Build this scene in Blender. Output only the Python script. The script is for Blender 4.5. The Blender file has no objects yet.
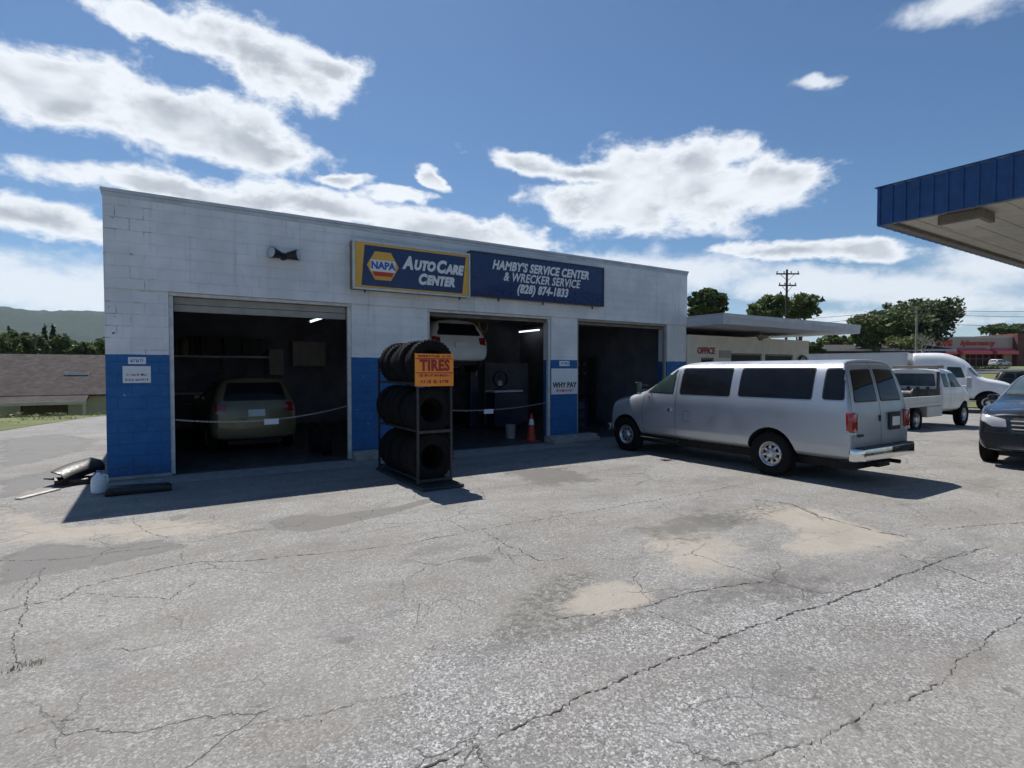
import bpy, bmesh, math, random
from mathutils import Vector, Matrix, Euler
from mathutils.bvhtree import BVHTree
R = math.radians
random.seed(7)
scn = bpy.context.scene
col = scn.collection

# ------------------------------------------------------------------ camera
H = 1.85; FPX = 550.0
PITCH = math.atan(13.5/FPX); AZ = math.atan(352/FPX)
cd = bpy.data.cameras.new('camera'); cam = bpy.data.objects.new('camera', cd); col.objects.link(cam)
cam.location = (0, 0, H); cam.rotation_euler = (R(90)-PITCH, 0, -AZ)
cd.sensor_width = 36; cd.lens = 36*FPX/1024; cd.clip_end = 8000; cd.clip_start = 0.05
scn.camera = cam
CAM = Vector((0, 0, H))
FW = Vector((math.sin(AZ)*math.cos(PITCH), math.cos(AZ)*math.cos(PITCH), -math.sin(PITCH)))
RT = Vector((math.cos(AZ), -math.sin(AZ), 0)); UP = RT.cross(FW)
def ray(x, y): return FW + RT*((x-512)/FPX) + UP*((384-y)/FPX)
def G(x, y, z=0.0): d = ray(x, y); return CAM + d*((z-H)/d.z)
def PY(x, y, Y): d = ray(x, y); return CAM + d*(Y/d.y)
def PX(x, y, X): d = ray(x, y); return CAM + d*(X/d.x)
def PD(x, y, D): return CAM + ray(x, y)*D

# ------------------------------------------------------------------ light
SUN_DIR = Vector((0.24, 2.76, 4.85)).normalized()
SUN_EL = math.asin(SUN_DIR.z); SUN_AZ = math.atan2(SUN_DIR.x, SUN_DIR.y)
sl = bpy.data.lights.new('sun', 'SUN'); so = bpy.data.objects.new('sun', sl); col.objects.link(so)
sl.energy = 4.9; sl.angle = R(0.53); sl.color = (1, 0.955, 0.89)
so.rotation_euler = SUN_DIR.to_track_quat('Z', 'Y').to_euler()
scn.view_settings.view_transform = 'Standard'; scn.view_settings.look = 'None'
scn.view_settings.exposure = 0.20; scn.view_settings.gamma = 1
scn.view_settings.use_curve_mapping = False
SKY_STRENGTH = 0.067

world = bpy.data.worlds.new('World'); scn.world = world; world.use_nodes = True
def build_world():
    nt = world.node_tree; N = nt.nodes; L = nt.links; N.clear()
    out = N.new('ShaderNodeOutputWorld')
    sky = N.new('ShaderNodeTexSky'); sky.sky_type = 'NISHITA'; sky.sun_disc = False
    sky.sun_elevation = SUN_EL; sky.sun_rotation = SUN_AZ
    sky.air_density = 1.0; sky.dust_density = 0.6; sky.ozone_density = 1.2; sky.altitude = 400
    bg = N.new('ShaderNodeBackground'); bg.inputs[1].default_value = SKY_STRENGTH
    tint = N.new('ShaderNodeMix'); tint.data_type = 'RGBA'; tint.blend_type = 'MULTIPLY'; tint.inputs['Factor'].default_value = 1; tint.inputs['B'].default_value = (.76, 1.00, 1.20, 1)
    L.new(sky.outputs[0], tint.inputs['A']); L.new(tint.outputs['Result'], bg.inputs[0])
    tc = N.new('ShaderNodeTexCoord')
    sep = N.new('ShaderNodeSeparateXYZ'); L.new(tc.outputs['Generated'], sep.inputs[0])
    def M(op, a, b=None, c=None, clamp=False):
        m = N.new('ShaderNodeMath'); m.operation = op; m.use_clamp = clamp
        for i, v in enumerate((a, b, c)):
            if v is None: continue
            if isinstance(v, (int, float)): m.inputs[i].default_value = v
            else: L.new(v, m.inputs[i])
        return m.outputs[0]
    az = M('ARCTAN2', sep.outputs[0], sep.outputs[1]); el = M('ARCSINE', sep.outputs[2])
    cmb = N.new('ShaderNodeCombineXYZ'); L.new(az, cmb.inputs[0]); L.new(el, cmb.inputs[1])
    def noise(scale, detail, rough, vec, dist=0.0, col=False):
        n = N.new('ShaderNodeTexNoise'); n.inputs['Scale'].default_value = scale
        n.inputs['Detail'].default_value = detail; n.inputs['Roughness'].default_value = rough
        n.inputs['Distortion'].default_value = dist; L.new(vec, n.inputs['Vector'])
        return n.outputs['Color' if col else 'Fac']
    st = N.new('ShaderNodeVectorMath'); st.operation = 'MULTIPLY'; st.inputs[1].default_value = (1, 1.7, 1)
    L.new(cmb.outputs[0], st.inputs[0])
    w = noise(5, 5, .6, st.outputs[0], 0, True)
    ws = N.new('ShaderNodeVectorMath'); ws.operation = 'SUBTRACT'; L.new(w, ws.inputs[0]); ws.inputs[1].default_value = (.5, .5, .5)
    wm = N.new('ShaderNodeVectorMath'); wm.operation = 'MULTIPLY'; L.new(ws.outputs[0], wm.inputs[0]); wm.inputs[1].default_value = (.13, .06, 0)
    wa = N.new('ShaderNodeVectorMath'); wa.operation = 'ADD'; L.new(cmb.outputs[0], wa.inputs[0]); L.new(wm.outputs[0], wa.inputs[1])
    P = wa.outputs[0]
    fb = noise(11, 9, .62, st.outputs[0], .15)
    def ae(x, y):
        d = ray(x, y).normalized(); return Vector((math.atan2(d.x, d.y), math.asin(d.z)))
    def field(cl):
        cur = None
        for (x, y, rx, ry, rot) in cl:
            c = ae(x, y); ca, sa = math.cos(R(rot)), math.sin(R(rot))
            a = ae(x+rx*ca, y+rx*sa)-c; b = ae(x-ry*sa, y+ry*ca)-c
            mp = N.new('ShaderNodeMapping'); mp.vector_type = 'TEXTURE'
            mp.inputs['Location'].default_value = (c.x, c.y, 0)
            mp.inputs['Rotation'].default_value = (0, 0, math.atan2(a.y, a.x))
            mp.inputs['Scale'].default_value = (a.length, b.length, 1)
            L.new(P, mp.inputs['Vector'])
            ln = N.new('ShaderNodeVectorMath'); ln.operation = 'LENGTH'; L.new(mp.outputs[0], ln.inputs[0])
            cur = ln.outputs['Value'] if cur is None else M('SMOOTH_MIN', cur, ln.outputs['Value'], .25)
        return cur
    def sstep(v, a, b):
        m = N.new('ShaderNodeMapRange'); m.interpolation_type = 'SMOOTHSTEP'
        m.inputs[1].default_value = a; m.inputs[2].default_value = b; m.inputs[3].default_value = 0; m.inputs[4].default_value = 1
        L.new(v, m.inputs[0]); return m.outputs[0]
    main = [(45, 84, 125, 38, 12), (185, 122, 150, 33, 14), (265, 62, 100, 34, 22), (150, 26, 75, 18, 22), (325, 62, 50, 16, 5), (255, 148, 75, 20, 5),
            (210, 196, 160, 14, 5), (330, 205, 120, 18, 8), (450, 232, 115, 20, 8), (400, 193, 38, 8, 8), (345, 175, 28, 8, 0), (434, 180, 16, 10, 40),
            (30, 218, 100, 20, 10), (120, 232, 60, 12, 10),
            (680, 186, 115, 38, 2), (705, 162, 55, 28, 0), (785, 180, 45, 24, 8), (575, 172, 110, 13, 8), (615, 205, 80, 30, 0), (540, 165, 60, 10, 12),
            (800, 250, 120, 12, 0), (860, 248, 60, 12, 0)]
    soft = [(60, 290, 170, 38, 5), (690, 268, 110, 22, 0), (860, 285, 260, 20, 0), (1000, 265, 120, 22, 0), (950, 298, 200, 18, 0),
            (960, 8, 70, 18, -8), (810, 88, 24, 5, -15), (1250, 260, 260, 40, 0), (-250, 240, 220, 50, 0), (640, 262, 90, 10, 0),
            (1400, 120, 180, 50, 5), (-350, 60, 200, 60, 15), (880, 318, 200, 12, 0)]
    d1 = field(main); d2 = field(soft)
    # density of the compact clouds and of the thin veils
    q1 = M('SUBTRACT', 1.12, M('ADD', d1, M('MULTIPLY', M('SUBTRACT', fb, .5), 1.9)))
    m1 = sstep(q1, -0.06, 0.42)
    q2 = M('SUBTRACT', 1.05, M('ADD', d2, M('MULTIPLY', M('SUBTRACT', fb, .5), 2.3)))
    m2 = M('MULTIPLY', sstep(q2, -0.25, 0.75), .85)
    hz = M('MULTIPLY', sstep(el, .20, -.02), .34)
    m = M('MAXIMUM', M('MAXIMUM', m1, m2), hz)
    # lit rims are white, thick cores and bases turn grey
    core = sstep(q1, .34, .95)
    fb2 = noise(7, 4, .5, st.outputs[0], .2)
    g = M('MULTIPLY', core, sstep(fb2, .28, .58))
    mixc = N.new('ShaderNodeMix'); mixc.data_type = 'RGBA'
    mixc.inputs['A'].default_value = (.78, .82, .87, 1); mixc.inputs['B'].default_value = (.42, .46, .52, 1)
    L.new(g, mixc.inputs['Factor'])
    bc = N.new('ShaderNodeBackground'); L.new(mixc.outputs['Result'], bc.inputs[0]); bc.inputs[1].default_value = 1.0
    ms = N.new('ShaderNodeMixShader'); L.new(m, ms.inputs[0]); L.new(bg.outputs[0], ms.inputs[1]); L.new(bc.outputs[0], ms.inputs[2])
    L.new(ms.outputs[0], out.inputs[0])
build_world()

# ------------------------------------------------------------------ materials
class Mat:
    def __init__(s, name, color=(.5, .5, .5), rough=.6, metal=0.0, coat=0.0, spec=None):
        s.m = bpy.data.materials.new(name); s.m.use_nodes = True
        s.nt = s.m.node_tree; s.N = s.nt.nodes; s.L = s.nt.links
        s.b = s.N['Principled BSDF']
        s.b.inputs['Base Color'].default_value = (*color, 1); s.b.inputs['Roughness'].default_value = rough
        s.b.inputs['Metallic'].default_value = metal; s.b.inputs['Coat Weight'].default_value = coat
        s.b.inputs['Coat Roughness'].default_value = .04
        if spec is not None: s.b.inputs['Specular IOR Level'].default_value = spec
        s.tc = s.N.new('ShaderNodeTexCoord'); s.obj = s.tc.outputs['Object']
    def math(s, op, a, b=None, c=None, clamp=False):
        m = s.N.new('ShaderNodeMath'); m.operation = op; m.use_clamp = clamp
        for i, v in enumerate((a, b, c)):
            if v is None: continue
            if isinstance(v, (int, float)): m.inputs[i].default_value = v
            else: s.L.new(v, m.inputs[i])
        return m.outputs[0]
    def scaled(s, sc, vec=None):
        v = s.N.new('ShaderNodeVectorMath'); v.operation = 'MULTIPLY'; v.inputs[1].default_value = sc
        s.L.new(vec or s.obj, v.inputs[0]); return v.outputs[0]
    def noise(s, scale, detail=4, rough=.55, vec=None, dist=0, col=False):
        n = s.N.new('ShaderNodeTexNoise'); n.inputs['Scale'].default_value = scale
        n.inputs['Detail'].default_value = detail; n.inputs['Roughness'].default_value = rough
        n.inputs['Distortion'].default_value = dist; s.L.new(vec or s.obj, n.inputs['Vector'])
        return n.outputs['Color' if col else 'Fac']
    def voro(s, scale, feature='F1', vec=None, out='Distance', rnd=1):
        n = s.N.new('ShaderNodeTexVoronoi'); n.feature = feature; n.inputs['Scale'].default_value = scale
        n.inputs['Randomness'].default_value = rnd
        s.L.new(vec or s.obj, n.inputs['Vector']); return n.outputs[out]
    def step(s, v, a, b, lo=0, hi=1, smooth=True):
        m = s.N.new('ShaderNodeMapRange'); m.interpolation_type = 'SMOOTHSTEP' if smooth else 'LINEAR'
        m.inputs[1].default_value = a; m.inputs[2].default_value = b; m.inputs[3].default_value = lo; m.inputs[4].default_value = hi
        s.L.new(v, m.inputs[0]); return m.outputs[0]
    def mix(s, f, a, b, mode='MIX'):
        m = s.N.new('ShaderNodeMix'); m.data_type = 'RGBA'; m.blend_type = mode
        for k, v in (('Factor', f), ('A', a), ('B', b)):
            if isinstance(v, (int, float)): m.inputs[k].default_value = v
            elif isinstance(v, tuple): m.inputs[k].default_value = (*v, 1)
            else: s.L.new(v, m.inputs[k])
        return m.outputs['Result']
    def sep(s, vec=None):
        n = s.N.new('ShaderNodeSeparateXYZ'); s.L.new(vec or s.obj, n.inputs[0]); return n.outputs
    def attr(s, name):
        n = s.N.new('ShaderNodeAttribute'); n.attribute_name = name; return n.outputs['Fac']
    def color(s, c): s.L.new(c, s.b.inputs['Base Color'])
    def rough(s, c): s.L.new(c, s.b.inputs['Roughness'])
    def bump(s, h, dist=.01, strength=1.0):
        n = s.N.new('ShaderNodeBump'); n.inputs['Distance'].default_value = dist; n.inputs['Strength'].default_value = strength
        s.L.new(h, n.inputs['Height']); s.L.new(n.outputs[0], s.b.inputs['Normal'])

def plain(name, color, rough=.6, metal=0, coat=0, var=.15, scale=6, bump=0, spec=None):
    """a painted / moulded surface with slight mottling and dirt, never flat"""
    m = Mat(name, color, rough, metal, coat, spec)
    n = m.noise(scale, 5, .6)
    dark = tuple(c*(1-var) for c in color); lite = tuple(min(1, c*(1+var)) for c in color)
    m.color(m.mix(m.step(n, .3, .7), dark, lite))
    m.rough(m.step(m.noise(scale*2.3, 3), .3, .7, max(.03, rough-.07), min(1, rough+.1)))
    if bump: m.bump(n, bump)
    return m.m

MT = {}
def mk(name, *a, **k): MT[name] = plain(name, *a, **k); return MT[name]
mk('tyre_rubber', (.007, .007, .0075), .85, scale=20, var=.3, bump=.002, spec=.25)
mk('black_plastic', (.012, .012, .013), .45, scale=12, var=.3)
mk('dark_metal', (.03, .032, .036), .5, scale=10, var=.3)
mk('silver_paint', (.43, .46, .51), .36, metal=.5, coat=.35, var=.015, scale=1)
MT['silver_paint'].node_tree.nodes['Principled BSDF'].inputs['Coat Roughness'].default_value = .16
mk('white_paint', (.72, .73, .74), .35, coat=.4, var=.06, scale=2)
mk('olive_paint', (.165, .148, .075), .35, metal=.3, coat=.5, var=.05, scale=2)
mk('slate_paint', (.022, .027, .034), .25, metal=.5, coat=.9, var=.05, scale=2)
mk('chrome', (.75, .75, .76), .12, metal=1, var=.04)
mk('steel_rim', (.55, .55, .56), .32, metal=.8, var=.15, scale=14)
mk('red_lens', (.28, .012, .014), .15, coat=.8, var=.1, scale=30)
mk('amber_lens', (.6, .22, .03), .2, coat=.6)
mk('clear_lens', (.42, .44, .47), .12, coat=.8, var=.08)
mk('frame_white', (.6, .6, .59), .5)
mk('coping_metal', (.50, .52, .55), .45, metal=.3, var=.12, scale=3)
mk('office_wall', (.64, .60, .51), .8, var=.07, scale=3, bump=.002)
mk('office_slab', (.52, .53, .56), .7, var=.09, scale=2)
mk('soffit', (.55, .52, .45), .7, var=.08, scale=2)
mk('fascia_blue', (.010, .060, .19), .42, var=.18, scale=5)
mk('brown_metal', (.16, .14, .12), .5, var=.2, scale=5)
mk('door_tan', (.30, .285, .26), .55, var=.12, scale=4)
mk('door_dark', (.035, .035, .04), .6, var=.2)
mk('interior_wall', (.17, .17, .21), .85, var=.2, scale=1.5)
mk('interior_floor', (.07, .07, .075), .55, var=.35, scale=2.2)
mk('concrete', (.30, .29, .27), .85, var=.18, scale=5, bump=.004)
mk('sign_navy', (.008, .022, .095), .3, coat=.3, var=.07, scale=3)
mk('sign_yellow', (.72, .40, .06), .45, var=.06, scale=5)
mk('sign_white', (.74, .75, .78), .45, var=.04)
mk('sign_red', (.55, .04, .035), .45, var=.1)
mk('sign_orange', (.88, .29, .035), .5, var=.06, scale=9)
mk('lettering_blue', (.03, .10, .38), .45)
mk('lettering_black', (.03, .02, .02), .5)
mk('lettering_maroon', (.30, .02, .02), .5)
mk('alu_frame', (.55, .53, .50), .35, metal=.7, var=.1)
mk('wood', (.10, .075, .05), .8, var=.3, scale=8)
mk('pale_wood', (.50, .47, .42), .8, var=.2, scale=8)
mk('pole_wood', (.055, .045, .04), .85, var=.3, scale=5)
mk('jug_plastic', (.70, .73, .76), .35, var=.08, scale=20)
mk('cone_orange', (.50, .05, .025), .5, var=.1)
mk('tool_red', (.42, .03, .025), .35, coat=.3, var=.1)
mk('tool_blue', (.012, .022, .06), .4, var=.15)
mk('cardboard', (.20, .15, .10), .8, var=.2)
mk('chain_steel', (.30, .30, .32), .4, metal=.8, var=.2, scale=30)
mk('cream_wall', (.46, .43, .34), .85, var=.1, scale=1)
mk('cvs_wall', (.50, .39, .35), .85, var=.06, scale=.4)
mk('red_brick', (.16, .06, .05), .85, var=.15, scale=1)
mk('awning_red', (.72, .13, .13), .6, var=.06, scale=.6)
mk('roof_brown', (.060, .050, .049), .9, var=.12, scale=1.2, spec=.2)
mk('insulator', (.12, .12, .13), .4)
mk('wire_black', (.03, .03, .03), .6)
mk('bark', (.085, .065, .05), .9, var=.3, scale=3)
mk('dead_bark', (.30, .27, .24), .9, var=.2, scale=3)
mk('underbody', (.015, .015, .015), .8)
mk('grey_box', (.55, .56, .57), .5, metal=.1, var=.05, scale=.8)
def glass_mat(name, tint, rough=.03):
    m = Mat(name, tint, rough, 0, 0, .22); m.b.inputs['IOR'].default_value = 1.5
    m.color(m.mix(m.step(m.noise(2.5, 3), .3, .7), tint, tuple(c*1.6 for c in tint))); MT[name] = m.m
glass_mat('tinted_glass', (.008, .010, .013)); glass_mat('cab_glass', (.025, .04, .038)); glass_mat('windshield', (.05, .075, .09))
mk('window_dark', (.010, .010, .012), .35, spec=.15)
def lamp_mat():
    m = Mat('lit_tube', (.9, .95, 1), .4); m.b.inputs['Emission Color'].default_value = (.85, .93, 1, 1); m.b.inputs['Emission Strength'].default_value = 1.6; MT['lit_tube'] = m.m
lamp_mat()

def wall_material():
    m = Mat('painted_block', (.6, .6, .6), .7)
    x, y, z = m.sep()
    cb = m.N.new('ShaderNodeCombineXYZ'); m.L.new(x, cb.inputs[0]); m.L.new(z, cb.inputs[1])
    br = m.N.new('ShaderNodeTexBrick'); m.L.new(cb.outputs[0], br.inputs['Vector'])
    br.inputs['Scale'].default_value = 1; br.inputs['Brick Width'].default_value = .4; br.inputs['Row Height'].default_value = .2
    br.inputs['Mortar Size'].default_value = .008; br.inputs['Mortar Smooth'].default_value = .3
    mort = br.outputs['Fac']
    st = m.noise(1.0, 6, .65, m.scaled((7, 1, .45)))
    pat = m.noise(.9, 5, .6); fine = m.noise(25, 4, .6)
    white = m.mix(m.step(pat, .35, .68), (.64, .66, .68), (.80, .815, .83))
    white = m.mix(m.math('MULTIPLY', m.step(st, .52, .74), .45), white, (.36, .36, .36))
    left = m.step(x, .9, -.45)                        # the corner column has lost paint along its joints
    jn = m.step(m.noise(1.7, 5, .7), .50, .64)
    crack = m.math('MULTIPLY', m.math('MULTIPLY', mort, jn), m.math('ADD', .13, m.math('MULTIPLY', left, .55)))
    white = m.mix(crack, white, (.10, .10, .11))
    holes = m.math('MULTIPLY', m.step(m.noise(7, 2, .5), .70, .76), m.step(x, -.2, -.5))
    white = m.mix(holes, white, (.06, .06, .06))
    blue = m.mix(m.step(m.noise(3, 5), .3, .7), (.010, .105, .30), (.015, .135, .36))
    blue = m.mix(m.math('MULTIPLY', mort, .35), blue, (.008, .045, .17))
    chips = m.math('MULTIPLY', m.step(m.noise(9, 5, .7), .66, .69), m.step(m.noise(1.3, 2), .5, .6))
    blue = m.mix(chips, blue, (.5, .52, .55))
    low = m.step(z, .45, 0.0)
    blue = m.mix(m.math('MULTIPLY', m.math('MULTIPLY', low, m.step(fine, .35, .65)), .6), blue, (.05, .055, .06))
    edge = m.math('ADD', z, m.math('MULTIPLY', m.math('SUBTRACT', m.noise(6, 3), .5), .02))
    isb = m.step(edge, 2.125, 2.119)
    m.color(m.mix(isb, white, blue))
    m.rough(m.step(fine, .3, .7, .55, .8))
    h = m.math('ADD', m.math('MULTIPLY', mort, -.55), m.math('MULTIPLY', fine, .35))
    m.bump(h, .006); MT['painted_block'] = m.m
wall_material()

def asphalt_material():
    m = Mat('weathered_asphalt', (.2, .2, .2), .85)
    tan = m.attr('tan'); dark = m.attr('dark'); coarse = m.attr('coarse'); gravel = m.attr('gravel')
    av = m.N.new('ShaderNodeVectorMath'); av.operation = 'ADD'; av.inputs[1].default_value = (31.7, 12.3, 4.1); m.L.new(m.obj, av.inputs[0]); wv0 = av.outputs[0]
    big = m.noise(.35, 5, .6); mid = m.noise(1.7, 6, .65); small = m.noise(9, 5, .7); fine = m.noise(60, 4, .7)
    stone = m.voro(52, out='Color', vec=m.obj); sd = m.voro(52)
    sr = m.sep(stone)[0]; sg = m.sep(stone)[1]
    # weathered binder
    base = m.mix(m.step(big, .3, .7), (.205, .200, .190), (.265, .258, .244))
    base = m.mix(m.math('MULTIPLY', m.step(mid, .42, .72), .55), base, (.185, .177, .166))
    base = m.mix(m.math('MULTIPLY', m.step(small, .5, .8), .45), base, (.35, .335, .31))
    base = m.mix(m.math('MULTIPLY', m.step(small, .46, .25), .35), base, (.15, .143, .133))
    # grey aggregate patch
    cg = m.mix(m.step(mid, .3, .7), (.185, .185, .186), (.24, .24, .239))
    nz = m.math('ADD', m.math('MULTIPLY', m.math('SUBTRACT', small, .5), 1.1), m.math('MULTIPLY', m.math('SUBTRACT', m.noise(3.1, 6, .7), .5), 1.3))
    cm = m.step(m.math('ADD', coarse, nz), .42, .62)
    base = m.mix(cm, base, cg)
    # stones: irregular whole cells of many tones
    wob = m.N.new('ShaderNodeVectorMath'); wob.operation = 'ADD'; m.L.new(m.obj, wob.inputs[0])
    m.L.new(m.scaled((.012, .012, 0), m.noise(90, 3, .6, col=True)), wob.inputs[1]); WV = wob.outputs[0]
    sr = m.sep(m.voro(68, out='Color', vec=WV))[0]; sg = m.sep(m.voro(118, out='Color', vec=WV))[1]; sd = m.voro(68, vec=WV)
    am = m.math('ADD', .52, m.math('MULTIPLY', cm, .38))
    am = m.math('MULTIPLY', am, m.step(m.noise(1.9, 5, .65), .25, .62, .45, 1))
    base = m.mix(m.math('MULTIPLY', m.step(sr, .70, .96), m.math('MULTIPLY', am, .80)), base, (.56, .55, .53))
    base = m.mix(m.math('MULTIPLY', m.step(sr, .30, .06), m.math('MULTIPLY', am, .80)), base, (.085, .083, .080))
    base = m.mix(m.math('MULTIPLY', m.step(sg, .74, .97), m.math('MULTIPLY', am, .65)), base, (.60, .59, .57))
    base = m.mix(m.math('MULTIPLY', m.step(sg, .30, .05), m.math('MULTIPLY', am, .60)), base, (.075, .073, .070))
    base = m.mix(m.math('MULTIPLY', m.step(fine, .4, .7), .3), base, (.12, .117, .112))
    # broad wear: browned and greyed areas, darker traffic film
    bw = m.step(m.noise(.55, 6, .7, m.scaled((1.0, 1.8, 1))), .42, .60)
    base = m.mix(m.math('MULTIPLY', bw, .36), base, (.155, .136, .115))
    bl = m.step(m.noise(.8, 5, .68, m.scaled((.8, 1.6, 1), wv0)), .52, .68)
    base = m.mix(m.math('MULTIPLY', bl, .42), base, (.115, .113, .112))
    sp_ = m.step(m.noise(4.2, 4, .6, wv0), .66, .72)
    base = m.mix(m.math('MULTIPLY', sp_, .55), base, (.085, .082, .078))
    # pale sandy wash
    tm = m.step(m.math('ADD', tan, m.math('MULTIPLY', nz, .8)), .34, .72)
    tc_ = m.mix(m.step(mid, .35, .65), (.33, .29, .24), (.40, .36, .305))
    base = m.mix(m.math('MULTIPLY', tm, .68), base, tc_)
    base = m.mix(m.math('MULTIPLY', tm, m.math('MULTIPLY', m.step(sg, .72, .95), .35)), base, (.20, .18, .155))
    base = m.mix(m.math('MULTIPLY', tm, m.math('MULTIPLY', m.step(mid, .55, .72), .45)), base, (.23, .20, .165))
    # old oil, damp and dirt
    dm = m.step(m.math('ADD', dark, m.math('MULTIPLY', nz, .55)), .36, .64)
    base = m.mix(m.math('MULTIPLY', dm, .74), base, (.078, .073, .067))
    gm = m.math('MULTIPLY', m.step(gravel, .2, .7), m.step(m.noise(14, 5, .7), .42, .6))
    base = m.mix(m.math('MULTIPLY', gm, .75), base, (.085, .083, .068))
    # alligator crazing, only in some areas
    wv = m.N.new('ShaderNodeVectorMath'); wv.operation = 'ADD'; m.L.new(m.obj, wv.inputs[0])
    wn = m.scaled((.35, .35, 0), m.noise(2.2, 5, .65, col=True)); m.L.new(wn, wv.inputs[1])
    cr = m.voro(1.1, 'DISTANCE_TO_EDGE', vec=wv.outputs[0]); cr2 = m.voro(3.1, 'DISTANCE_TO_EDGE', vec=wv.outputs[0])
    c1 = m.math('MULTIPLY', m.step(cr, .006, .0005), m.step(m.noise(.5, 3), .47, .58))
    c2 = m.math('MULTIPLY', m.step(cr2, .009, .001), m.step(m.noise(.8, 3, .5, m.scaled((1, 1, 1))), .54, .66))
    cc = m.math('MAXIMUM', c1, m.math('MULTIPLY', c2, .7))
    base = m.mix(m.math('MULTIPLY', cc, .62), base, (.05, .048, .043))
    m.color(base)
    m.rough(m.step(dark, .3, .8, .88, .62))
    h = m.math('ADD', m.math('MULTIPLY', sd, -.35), m.math('ADD', m.math('MULTIPLY', fine, .3), m.math('MULTIPLY', cc, -1.2)))
    m.bump(h, .006); MT['asphalt'] = m.m
asphalt_material()

def grass_material(name, a, b, sc=1.0):
    m = Mat(name, a, .9)
    n = m.noise(.6*sc, 6, .65); f = m.noise(30*sc, 4, .7)
    c = m.mix(m.step(n, .35, .65), a, b)
    c = m.mix(m.math('MULTIPLY', m.step(f, .45, .7), .5), c, tuple(x*.4 for x in a))
    m.color(c); m.bump(f, .03); MT[name] = m.m
grass_material('grass', (.10, .13, .035), (.17, .18, .06)); grass_material('far_grass', (.11, .135, .05), (.16, .16, .07), .1)
def leaf_material(name, a, b):
    m = Mat(name, a, .65); oi = m.N.new('ShaderNodeObjectInfo')
    n = m.noise(.8, 3, .6); f = m.noise(6, 2, .5)
    c = m.mix(m.step(n, .35, .65), a, b); c = m.mix(m.math('MULTIPLY', m.step(f, .4, .7), .5), c, tuple(x*.55 for x in a))
    m.color(c); m.b.inputs['Transmission Weight'].default_value = 0
    # thin leaves let some light through
    tr = m.N.new('ShaderNodeBsdfTranslucent'); m.L.new(c, tr.inputs[0])
    mx = m.N.new('ShaderNodeMixShader'); mx.inputs[0].default_value = .3
    m.L.new(m.b.outputs[0], mx.inputs[1]); m.L.new(tr.outputs[0], mx.inputs[2]); m.L.new(mx.outputs[0], m.N['Material Output'].inputs[0])
    MT[name] = m.m
leaf_material('leaf_deep', (.055, .088, .028), (.10, .14, .045)); leaf_material('leaf_mid', (.085, .13, .035), (.14, .185, .06))
leaf_material('leaf_pale', (.12, .15, .055), (.19, .21, .09)); leaf_material('leaf_conifer', (.035, .065, .033), (.055, .095, .045))
def hill_material():
    m = Mat('wooded_hill', (.04, .07, .03), .95)
    n = m.noise(.02, 6, .7); f = m.noise(.09, 5, .7)
    c = m.mix(m.step(n, .35, .65), (.012, .034, .024), (.026, .052, .032)); c = m.mix(m.math('MULTIPLY', m.step(f, .4, .65), .6), c, (.015, .03, .018))
    m.color(c); m.bump(f, 6); MT['hill'] = m.m
hill_material()

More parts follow.
